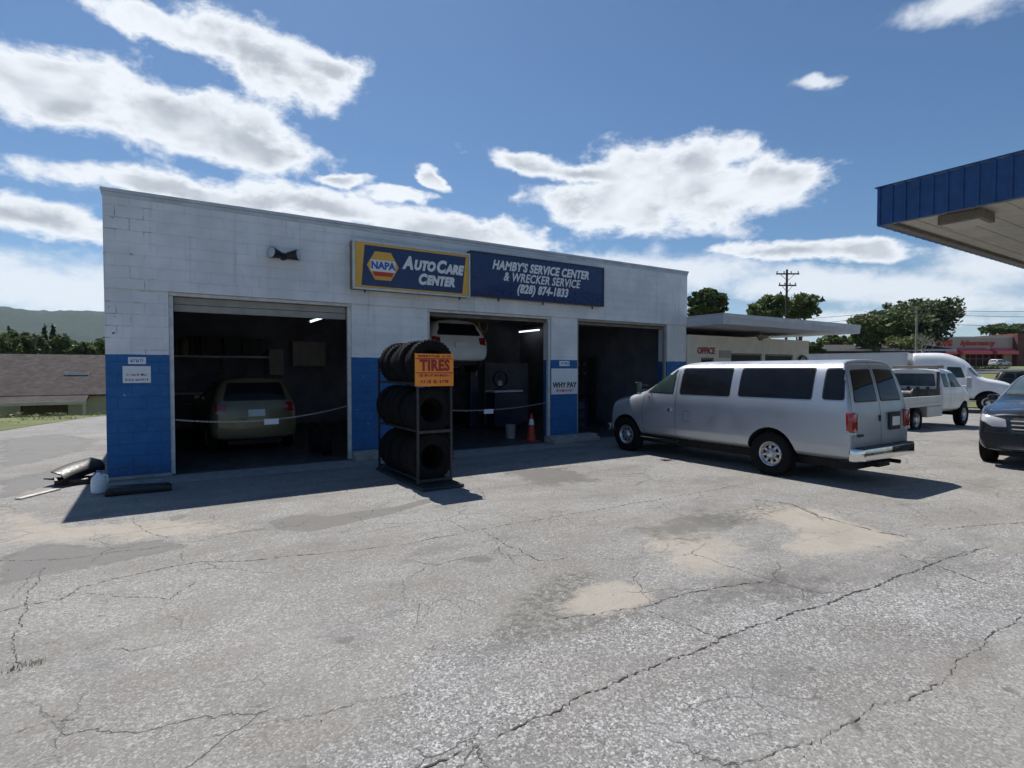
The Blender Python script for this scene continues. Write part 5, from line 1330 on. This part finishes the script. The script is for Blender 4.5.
def box_truck():
    w0 = on_ground(988, 413.5); hz = R(166); ang = R(90)-hz; K = .86
    fr = Vector((math.sin(hz), math.cos(hz), 0)); lf = Vector((-fr.y, fr.x, 0)); o = w0+lf*1.0*K
    root = thing('box_truck', 'white aerodynamic truck with a long pale box behind the tow truck', 'truck', (o.x, o.y, T(o.x, o.y)+.03), ang); root.scale = (K, K, K)
    def ring(w, zb, zbl, zg, zr): return [(0, zb), (w*.85, zb), (w, zb+.1), (w, zb+.5), (w, zbl-.2), (w*.98, zbl), (w*.93, zg), (w*.84, zr-.06), (w*.45, zr), (0, zr)]
    full = ring(1.12, .7, 1.85, 2.75, 3.4)
    S = [(-3.55, [(y*.97, z) for y, z in full]), (-3.5, full), (-2.6, full), (-2.0, ring(1.12, .7, 1.85, 2.72, 3.38)), ([-1.45]*6+[-1.5, -1.45, -1.4, -1.4], ring(1.12, .7, 1.82, 2.62, 3.10)),
         ([-1.05]*6+[-1.08, -1.05, -1.0, -.98], ring(1.12, .7, 1.82, 2.5, 2.86)),
         ([-.5]*6+[-.55, -.50, -.45, -.45], ring(1.1, .7, 1.72, 1.88, 1.95)), (0, ring(1.08, .66, 1.6, 1.76, 1.84)), (.5, ring(1.04, .6, 1.48, 1.66, 1.74)), (.85, ring(.98, .58, 1.36, 1.52, 1.60)), (1.0, [(y*.9, z) for y, z in ring(.92, .6, 1.24, 1.38, 1.45)])]
    me = cage(S, 2); me.materials.append(MT['white_paint'])
    bm = bmesh.new(); bm.from_mesh(me); bvh = BVHTree.FromBMesh(bm); bm.free()
    part('cab', cut(me, [well(0, s_*.6, s_*1.5, .64, .55) for s_ in (-1, 1)]), None, root)
    for side in 'LR':
        add_window(bvh, root, [(-1.22, 2.52), (-1.85, 2.55), (-1.85, 1.92), (-1.02, 1.92)], side, .06, 'cab_glass', 'door_window', .03)
        add_window(bvh, root, [(-2.25, 2.55), (-2.75, 2.55), (-2.75, 1.92), (-2.25, 1.92)], side, .06, 'cab_glass', 'sleeper_window', .03)
        part('door_seam', seam(bvh, [(-2.02, 2.65), (-2.02, .85)], side, .015), 'black_plastic', root); part('door_seam', seam(bvh, [(-.95, 1.8), (-.9, .85)], side, .015), 'black_plastic', root)
        part('door_seam', seam(bvh, [(-3.3, 2.65), (-3.3, .85)], side, .015), 'black_plastic', root)
    add_window(bvh, root, [(-.95, 2.50), (.95, 2.50), (1.0, 1.98), (-1.0, 1.98)], 'F', .06, 'windshield', 'windscreen', .03)
    for s_ in (-1, 1):
        part('headlight', conform(bvh, rpoly([(s_*.8, 1.15), (s_*.5, 1.1), (s_*.5, .9), (s_*.8, .95)], .05), 'F', .02, .05), 'clear_lens', root, 40)
        m = MB(); m.box(-.98, -.88, s_*1.28, s_*1.48, 1.9, 2.55, .03); m.tube([(-.95, s_*1.08, 1.95), (-.93, s_*1.35, 1.98)], .025); m.tube([(-.95, s_*1.05, 2.45), (-.93, s_*1.35, 2.45)], .025); part('side_mirror', m, 'white_paint', root)
        m = MB(); m.cyl((-2.9, s_*.85, .58), (-1.3, s_*.85, .58), .27, n=24); m.box(-2.6, -1.5, s_*.9, s_*1.14, .78, .82); part('fuel_tank', m, 'chrome', root)
        wheel(root, 0, s_*1.0, .52, .28, .29, 'truck', s_); wheel(root, -7.6, s_*1.0, .52, .28, .29, 'truck', s_); wheel(root, -7.6, s_*.68, .52, .26, .29, 'truck', s_)
    m = MB(); m.box(.95, 1.1, -1.0, 1.0, .5, .78, .04); part('front_bumper', m, 'chrome', root)
    m = MB(); m.box(-10.2, .8, -.45, .45, .6, .85); m.cyl((0, -.9, .52), (0, .9, .52), .08); m.cyl((-7.6, -.9, .52), (-7.6, .9, .52), .1); part('chassis', m, 'underbody', root)
    m = MB(); m.box(-10.4, -3.75, -1.25, 1.25, 1.05, 3.42, .03); bx = part('cargo_box', m, 'grey_box', root)
    m = MB()
    for s_ in (-1, 1):
        m.box(-10.42, -3.73, s_*1.251, s_*1.275, 3.36, 3.44); m.box(-10.42, -3.73, s_*1.251, s_*1.27, 1.04, 1.12)
        for k in range(9): m.box(-10.3+k*.8, -10.27+k*.8, s_*1.251, s_*1.258, 1.13, 3.35)
        m.box(-3.80, -3.72, s_*1.2, s_*1.27, 1.1, 3.35)
    part('edge_rail', m, 'coping_metal', bx)
box_truck()

# ------------------------------------------------------------------ poles and wires
def utility_pole(label, px, py_top, D, arms, h_extra=0, r=.16, group=None, mat='pole_wood'):
    p = PD(px, py_top, D); zg = T(p.x, p.y)
    g = thing('utility_pole', label, 'utility pole', (p.x, p.y, zg), -AZ, group)
    m = MB(); m.cyl((0, 0, -.3), (0, 0, p.z-zg), r, r*.7, 14); part('post', m, mat, g, 40)
    for dz, w in arms:
        z = p.z-zg-dz; m = MB(); m.box(-w/2, w/2, -.21, -.09, z-.07, z+.07); ca = part('crossarm', m, mat, g)
        m = MB(); n = 4
        for k in range(n): x = -w/2+.1+k*(w-.2)/(n-1); m.cyl((x, -.15, z+.07), (x, -.15, z+.28), .05, .07, 8)
        part('insulator', m, 'insulator', ca)
        m = MB(); m.tube([(-w*.3, -.1, z-.05), (0, -.12, z-.75)], .03, 6); m.tube([(w*.3, -.1, z-.05), (0, -.12, z-.75)], .03, 6); part('brace', m, 'dark_metal', ca)
    return p
p1 = utility_pole('tall dark utility pole with two crossarms rising behind the office roof', 787, 269.5, 60, [(.5, 2.5), (1.75, 1.9)])
p2 = utility_pole('pale utility pole with one crossarm in front of the big round tree', 917, 307, 74, [(.35, 2.6)], mat='dead_bark')
def wires():
    for i, (a, b, sag, lab) in enumerate(((PD(787, 271, 60), PD(1300, 258, 66), 1.5, 'highest wire running from the tall pole to the right'),
                                     (PD(917, 309, 74), PD(1250, 296, 60), .9, 'upper wire from the pale pole towards the right edge'), (PD(917, 313, 74), PD(1250, 304, 60), .9, 'middle wire from the pale pole towards the right edge'),
                                     (PD(917, 322, 74), PD(1250, 312, 60), 1.0, 'lowest wire from the pale pole towards the right edge'), (PD(600, 322, 95), PD(917, 309, 74), .9, 'upper wire left of the pale pole'),
                                     (PD(600, 330, 95), PD(917, 313, 74), .9, 'lower wire left of the pale pole'))):
        if i == 0: continue
        m = MB(); n = 20; P = [a+(b-a)*(k/n)-Vector((0, 0, sag*4*(k/n)*(1-k/n))) for k in range(n+1)]; m.tube(P, .028, 5)
        solo('power_line', m, 'wire_black', lab, 'power line', 'overhead wires')
wires()

# ------------------------------------------------------------------ distant buildings
def frame_at(px, D, z=None, az=None):
    p = PD(px, 370, D); return p
def pharmacy():
    D = 122; a = PD(924, 372, D); b = PD(1012, 372, D); zg = 2.5
    W = (b-a).length*1.0; ang = math.atan2((b-a).y, (b-a).x)
    g = thing('pharmacy_building', 'low pharmacy with red lettering and red awnings across the road', 'building', (a.x, a.y, zg), ang)
    h = 6.6
    m = MB(); m.box(0, W, 0, 18, 3.1, h); m.box(0, W*.1, .01, 18, -.5, 3.1); m.box(W*.42, W*.47, .01, 1, -.5, 3.1); m.box(W*.9, W, .01, 18, -.5, 3.1); m.box(0, W, 12, 18, -.5, 3.1); part('wall', m, 'cvs_wall', g)
    m = MB(); m.box(W+.01, W+9, -1.2, 18, -.5, h+.9); part('brick_wing', m, 'red_brick', g)
    m = MB(); m.box(-.1, W+.1, -.15, -.01, h-.05, h+.25); m.box(-.1, W+.1, -.01, 18.1, h+.01, h+.25); part('roof_edge', m, 'coping_metal', g)
    for x0, x1 in ((0.02, .30), (.36, .69), (.745, .985)):
        m = MB(); X0, X1 = x0*W, x1*W
        m.prism([(-.05, 4.35), (-1.9, 3.45), (-1.9, 2.9), (-.05, 2.9)], X0, X1, 'YZ'); part('awning', m, 'awning_red', g)
    m = MB(); m.box(0.1*W+.05, .42*W-.05, .5, .6, -.5, 3.05); m.box(.47*W+.05, .9*W-.05, .5, .6, -.5, 3.05); fr = part('storefront_window', m, 'window_dark', g)
    m = MB()
    for k in range(12): x = W*.1+k*W*.8/11; m.box(x-.06, x+.06, .42, .49, -.5, 3.05)
    m.box(W*.1, W*.9, .41, .48, 1.9, 2.0); part('mullion', m, 'awning_red', fr)
    text('lettering', 'CVS', 1.75, 'sign_red', g, (W*.22, -.1, 5.35), bold=.09, sx=1.15, depth=.15)
    text('lettering', '/pharmacy', 1.5, 'sign_red', g, (W*.60, -.1, 5.4), bold=.05, sx=1.2, depth=.15)
pharmacy()
def far_car():
    p = PD(996, 366, 112)
    o = generic_car('parked_car', 'pale silver car parked in front of the pharmacy across the road', (p.x, p.y, T(p.x, p.y)+.05), R(-15), 'grey_box', 'small')
far_car()
p = PD(1012, 389, 36)
generic_car('passing_car', 'black car partly hidden behind the dark grey suv', (p.x+.5, p.y, T(p.x+1, p.y)+.06), R(-70), 'black_plastic', 'small')
def strip_mall():
    D = 86; a = PD(806, 360, D); b = PD(948, 360, D); ang = math.atan2((b-a).y, (b-a).x); W = (b-a).length
    g = thing('low_store_building', 'low brown roofed store row behind the white box truck', 'building', (a.x, a.y, T(a.x, a.y)-.3), ang)
    zt = PD(830, 351, D).z-g.location.z; zr = PD(830, 343, D).z-g.location.z
    m = MB(); m.box(0, W, .5, 14, 0, zt); part('wall', m, 'red_brick', g)
    m = MB(); m.prism([(-1, zt), (-1, zt+.25), (6, zr), (15, zt+.2), (15, zt)], -.5, W+.5, 'YZ'); part('roof', m, 'roof_brown', g)
    for k in range(7): x = 2+k*(W-4)/7; m = MB(); m.box(x, x+1.8, .42, .49, .9, 2.3); part('window', m, 'window_dark', g)
    m = MB(); m.box(-.5, W+.5, -1.08, -1.01, zt-.05, zt+.27); part('gutter', m, 'frame_white', g)
strip_mall()
def west_building():
    Y = 50; zb = -3.0
    g = thing('roadside_building', 'low cream building with a long brown roof beyond the left edge of the lot', 'building', (-6, Y, zb))
    zr = 2.62-zb+.5; ze = -zb+.02; x0, x1 = -24, 16
    m = MB(); X = (-8.1+6, -5.55+6)
    m.box(x0, X[0], 0, .25, 0, ze-.02); m.box(X[1], x1, 0, .25, 0, ze-.02); m.box(X[0]+.001, X[1]-.001, 0, .25, 2.75, ze-.021); m.box(x0, x0+.25, .251, 12, 0, ze-.02); m.box(x1-.25, x1, .251, 12, 0, ze-.02); m.box(x0+.251, x1-.251, 11.8, 12, 0, ze-.02); part('wall', m, 'cream_wall', g)
    m = MB(); m.prism([(-.7, ze), (-.7, ze+.12), (6.2, zr), (12.8, ze+.12), (12.8, ze)], x0-.5, x1+.5, 'YZ'); part('roof', m, 'roof_brown', g)
    m = MB(); m.prism([(-2.6, ze-.42), (-2.6, ze-.28), (-.3, ze+.15), (-.3, ze-.1)], -3.0, 1.7, 'YZ'); part('porch_roof', m, 'roof_brown', g)
    m = MB(); m.box(-3.02, 1.72, -2.66, -2.61, ze-.47, ze-.26); part('porch_fascia', m, 'cream_wall', g)
    m = MB(); m.box(X[0]+.02, X[1]-.02, .1, .16, .02, 2.74)
    for k in range(4): m.box(X[0]+.03, X[1]-.03, .085, .099, .1+k*.66, .68+k*.66)
    part('garage_door', m, 'wood', g)
    for x in (-2.9, 1.6): m = MB(); m.box(x-.08, x+.08, -2.55, -2.39, 0, ze-.43); part('porch_post', m, 'cream_wall', g)
    a = PY(64, 378, 52.5); m = MB(); m.box(a.x+6, a.x+6+1.45, 2.4, 2.9, zr*.5+1.32, zr*.5+1.50); o = part('skylight', m, 'frame_white', g)
    yy = 2.5; zc = ze+.12+(zr-ze-.12)*(yy+.7)/6.9; o.location = (0, 0, zc+.02-(zr*.5+1.36)); 
west_building()

# ------------------------------------------------------------------ trees and shrubs
def leaf_bm(lobes, n, size, rnd, flat=.9):
    bm = bmesh.new(); tot = sum(r[0]*r[1]*r[2] for _, r in lobes)
    for c, r in lobes:
        k_ = int(n*(r[0]*r[1]*r[2])/tot)
        clumps = [(Vector((rnd.gauss(0, 1), rnd.gauss(0, 1), rnd.gauss(0, 1))).normalized(), rnd.uniform(.55, 1.02), rnd.uniform(.18, .42)) for _ in range(16)]
        for i in range(k_):
            d, t, s_ = rnd.choice(clumps); q = Vector((d.x*t, d.y*t, d.z*t))+Vector((rnd.gauss(0, s_), rnd.gauss(0, s_), rnd.gauss(0, s_*.8)))*.62
            if q.length > 1.12: q = q.normalized()*rnd.uniform(.9, 1.1)
            p = Vector(c)+Vector((q.x*r[0], q.y*r[1], q.z*r[2])); sz = size*rnd.uniform(.5, 1.3)
            u = Vector((rnd.gauss(0, 1), rnd.gauss(0, 1), rnd.gauss(0, .6))).normalized(); v = u.cross(Vector((rnd.gauss(0, 1), rnd.gauss(0, 1), rnd.gauss(0, 1)))).normalized()
            bm.faces.new([bm.verts.new(p+w_) for w_ in (-u*sz, -v*sz*.55, u*sz, v*sz*.55)])
    m = MB(); m.bm.free(); m.bm = bm; return m
def limbs(h, r, lobes, rnd, base=.25):
    m = MB(); m.cyl((0, 0, -.4), (0, 0, h*base*1.6), r, r*.75, 10)
    top = Vector((0, 0, h*base*1.4))
    for c, rr in lobes:
        mid = top.lerp(Vector(c), .5)+Vector((rnd.uniform(-.3, .3), rnd.uniform(-.3, .3), .2))
        m.cyl(top-Vector((0, 0, .3)), mid, r*.5, r*.3, 7); m.cyl(mid, c, r*.3, r*.1, 6)
    return m
def tree_at(px, pyt, pyb, wpx, D, leaf, label, group, n=6000, size=.3, seed=1, kind='round', trunk_mat='bark'):
    """tree whose crown spans pyt..pyb and wpx pixels at depth D"""
    rnd = random.Random(seed); p = PD(px, pyt, D); zg = T(p.x, p.y); h = p.z-zg; k = D/FPX
    ch = (pyb-pyt)*k; w = wpx*k/2
    g = thing('tree' if kind != 'shrub' else 'shrub', label, 'tree' if kind != 'shrub' else 'shrub', (p.x, p.y, zg), 0, group)
    lobes = []
    if kind == 'conifer':
        for i in range(7):
            t = i/6; lobes.append(((0, 0, h-ch+ch*t*.93), (w*(1.05-t)*.9+.15, w*(1.05-t)*.9+.15, ch*.13)))
    else:
        zc = h-ch*.5
        lobes.append(((0, 0, zc), (w*.72, w*.72, ch*.46)))
        m_ = 8
        for i in range(m_):
            a = 6.28*i/m_+rnd.uniform(-.3, .3); q = rnd.uniform(.45, .62)
            rr = rnd.uniform(.30, .46); lobes.append(((math.cos(a)*w*q, math.sin(a)*w*q, zc+ch*rnd.uniform(-.24, .26)), (w*rr, w*rr, ch*rnd.uniform(.2, .3))))
    part('crown', leaf_bm(lobes, n, size, rnd), leaf, g, recalc=False)
    part('trunk', limbs(h, max(.08, h*.022), lobes[1:7] if kind != 'conifer' else [((0, 0, h*.95), (1, 1, 1))], rnd, .2 if kind != 'shrub' else .05), trunk_mat, g)
    return g
def trees():
    grp = 'trees on the right beyond the road'
    tree_at(708, 289, 318, 42, 62, 'leaf_deep', 'small dark tree crown just right of the garage parapet', grp, 3500, .30, 1)
    tree_at(767, 295, 325, 44, 78, 'leaf_mid', 'round tree crown left of the tall utility pole', grp, 3500, .34, 2)
    tree_at(800, 293, 322, 44, 80, 'leaf_mid', 'round tree crown right of the tall utility pole', grp, 3500, .34, 3)
    tree_at(878, 309, 352, 58, 84, 'leaf_mid', 'lower left tree joined to the big round tree', grp, 5000, .36, 4)
    tree_at(915, 296, 350, 86, 90, 'leaf_deep', 'largest round tree behind the pale utility pole', grp, 10000, .38, 5)
    tree_at(905, 334, 352, 40, 78, 'leaf_pale', 'low pale bush in front of the largest tree', grp, 2200, .28, 6, 'shrub')
    tree_at(1000, 324, 338, 40, 170, 'leaf_deep', 'far dark tree above the left of the pharmacy roof', grp, 2200, .6, 8)
    tree_at(1030, 321, 338, 44, 170, 'leaf_deep', 'far dark tree above the right end of the pharmacy roof', grp, 2200, .6, 9)
    tree_at(836, 334, 352, 40, 100, 'leaf_mid', 'low tree just right of the office roof', grp, 2200, .4, 10)
    tree_at(812, 340, 355, 24, 70, 'leaf_deep', 'dark bush at the right corner of the office wall', grp, 1200, .25, 17, 'shrub')
    tree_at(972, 366, 372, 60, 95, 'leaf_deep', 'long low hedge in front of the pharmacy', grp, 2200, .25, 18, 'shrub')
    # bare twigs in front of the big tree
    p = PD(921, 318, 72); zg = T(p.x, p.y); rnd = random.Random(21); m = MB()
    def br(a, d, L_, r, n):
        b = a+d*L_; m.cyl(a, b, r, r*.6, 5)
        if n:
            for _ in range(3): br(a.lerp(b, rnd.uniform(.5, 1)), (d+Vector((rnd.gauss(0, .5), rnd.gauss(0, .5), rnd.gauss(.1, .3)))).normalized(), L_*.62, r*.6, n-1)
    br(Vector((0, 0, -.3)), Vector((.1, 0, 1)), 3.2, .12, 4)
    g = thing('bare_tree', 'bare pale leafless tree in front of the largest round tree', 'tree', (p.x, p.y, zg)); part('branches', m, 'dead_bark', g)
    # woods behind the left building
    rnd = random.Random(31); gl = 'woods beyond the left building'
    words = ['tall dark pointed conifer left of centre in the woods beyond the brown roof', 'tall dark pointed conifer right of its twin in the woods', 'smaller pointed conifer at the left edge of the woods']
    for i, (px, t, w) in enumerate(((44, 326, 15), (53, 325, 14), (9, 328, 14))):
        tree_at(px, t, 366, w, 82+i, 'leaf_conifer', words[i], gl, 2600, .3, 40+i, 'conifer')
    rows = [(-14, 335, 30, 'leaf_mid'), (4, 333, 30, 'leaf_mid'), (20, 330, 30, 'leaf_deep'), (33, 334, 26, 'leaf_mid'), (64, 334, 28, 'leaf_deep'), (76, 340, 26, 'leaf_mid'), (90, 340, 26, 'leaf_pale'), (101, 337, 26, 'leaf_deep'), (112, 338, 30, 'leaf_mid')]
    pos = ['leftmost broad green tree', 'green tree near the left edge', 'dark round tree left of the conifers', 'green tree just left of the conifers', 'dark round tree just right of the conifers', 'mid green tree in the right part of the woods', 'pale green tree near the garage corner', 'dark tree touching the garage corner', 'tree partly hidden behind the garage corner']
    for i, (px, t, w, lf) in enumerate(rows):
        tree_at(px, t, 368, w, 76+rnd.uniform(-4, 6), lf, pos[i]+' beyond the brown roof', gl, 3600, .30, 50+i)
    for i, (x, y, r_, lab) in enumerate(((-4.9, 29.6, .75, 'pale leafy bush at the edge of the lot, left one'), (-3.7, 29.9, .6, 'low pale bush at the edge of the lot, middle one'), (-2.2, 30.2, .6, 'low pale bush at the edge of the lot nearest the garage'))):
        g = thing('bush', lab, 'bush', (x, y, T(x, y)), 0, 'bushes at the edge of the lot'); rr = random.Random(70+i)
        part('foliage', leaf_bm([((0, 0, .10), (r_, r_*.6, .20)), ((r_*.5, 0, .06), (r_*.6, r_*.5, .15))], 500, .07, rr), 'leaf_pale', g, recalc=False)
        m = MB()
        for k in range(5): m.cyl((0, 0, -.05), (rr.uniform(-.4, .4), rr.uniform(-.3, .3), .25), .02, .008, 6)
        part('stem', m, 'bark', g)
trees()

def haze():
    m = MB(); m.box(-3950, 4450, -3950, 4950, -26, 245)
    mt = bpy.data.materials.new('haze_air'); mt.use_nodes = True; nt = mt.node_tree; nt.nodes.clear()
    out = nt.nodes.new('ShaderNodeOutputMaterial'); v = nt.nodes.new('ShaderNodeVolumePrincipled')
    v.inputs['Color'].default_value = (.62, .80, 1.0, 1); v.inputs['Density'].default_value = .00006; v.inputs['Anisotropy'].default_value = .3
    nt.links.new(v.outputs[0], out.inputs['Volume']); MT['haze_air'] = mt
    o = part('haze', m, 'haze_air'); o['kind'] = 'stuff'
haze()
# clear the small leftovers
for me in list(bpy.data.meshes):
    if me.users == 0: bpy.data.meshes.remove(me)
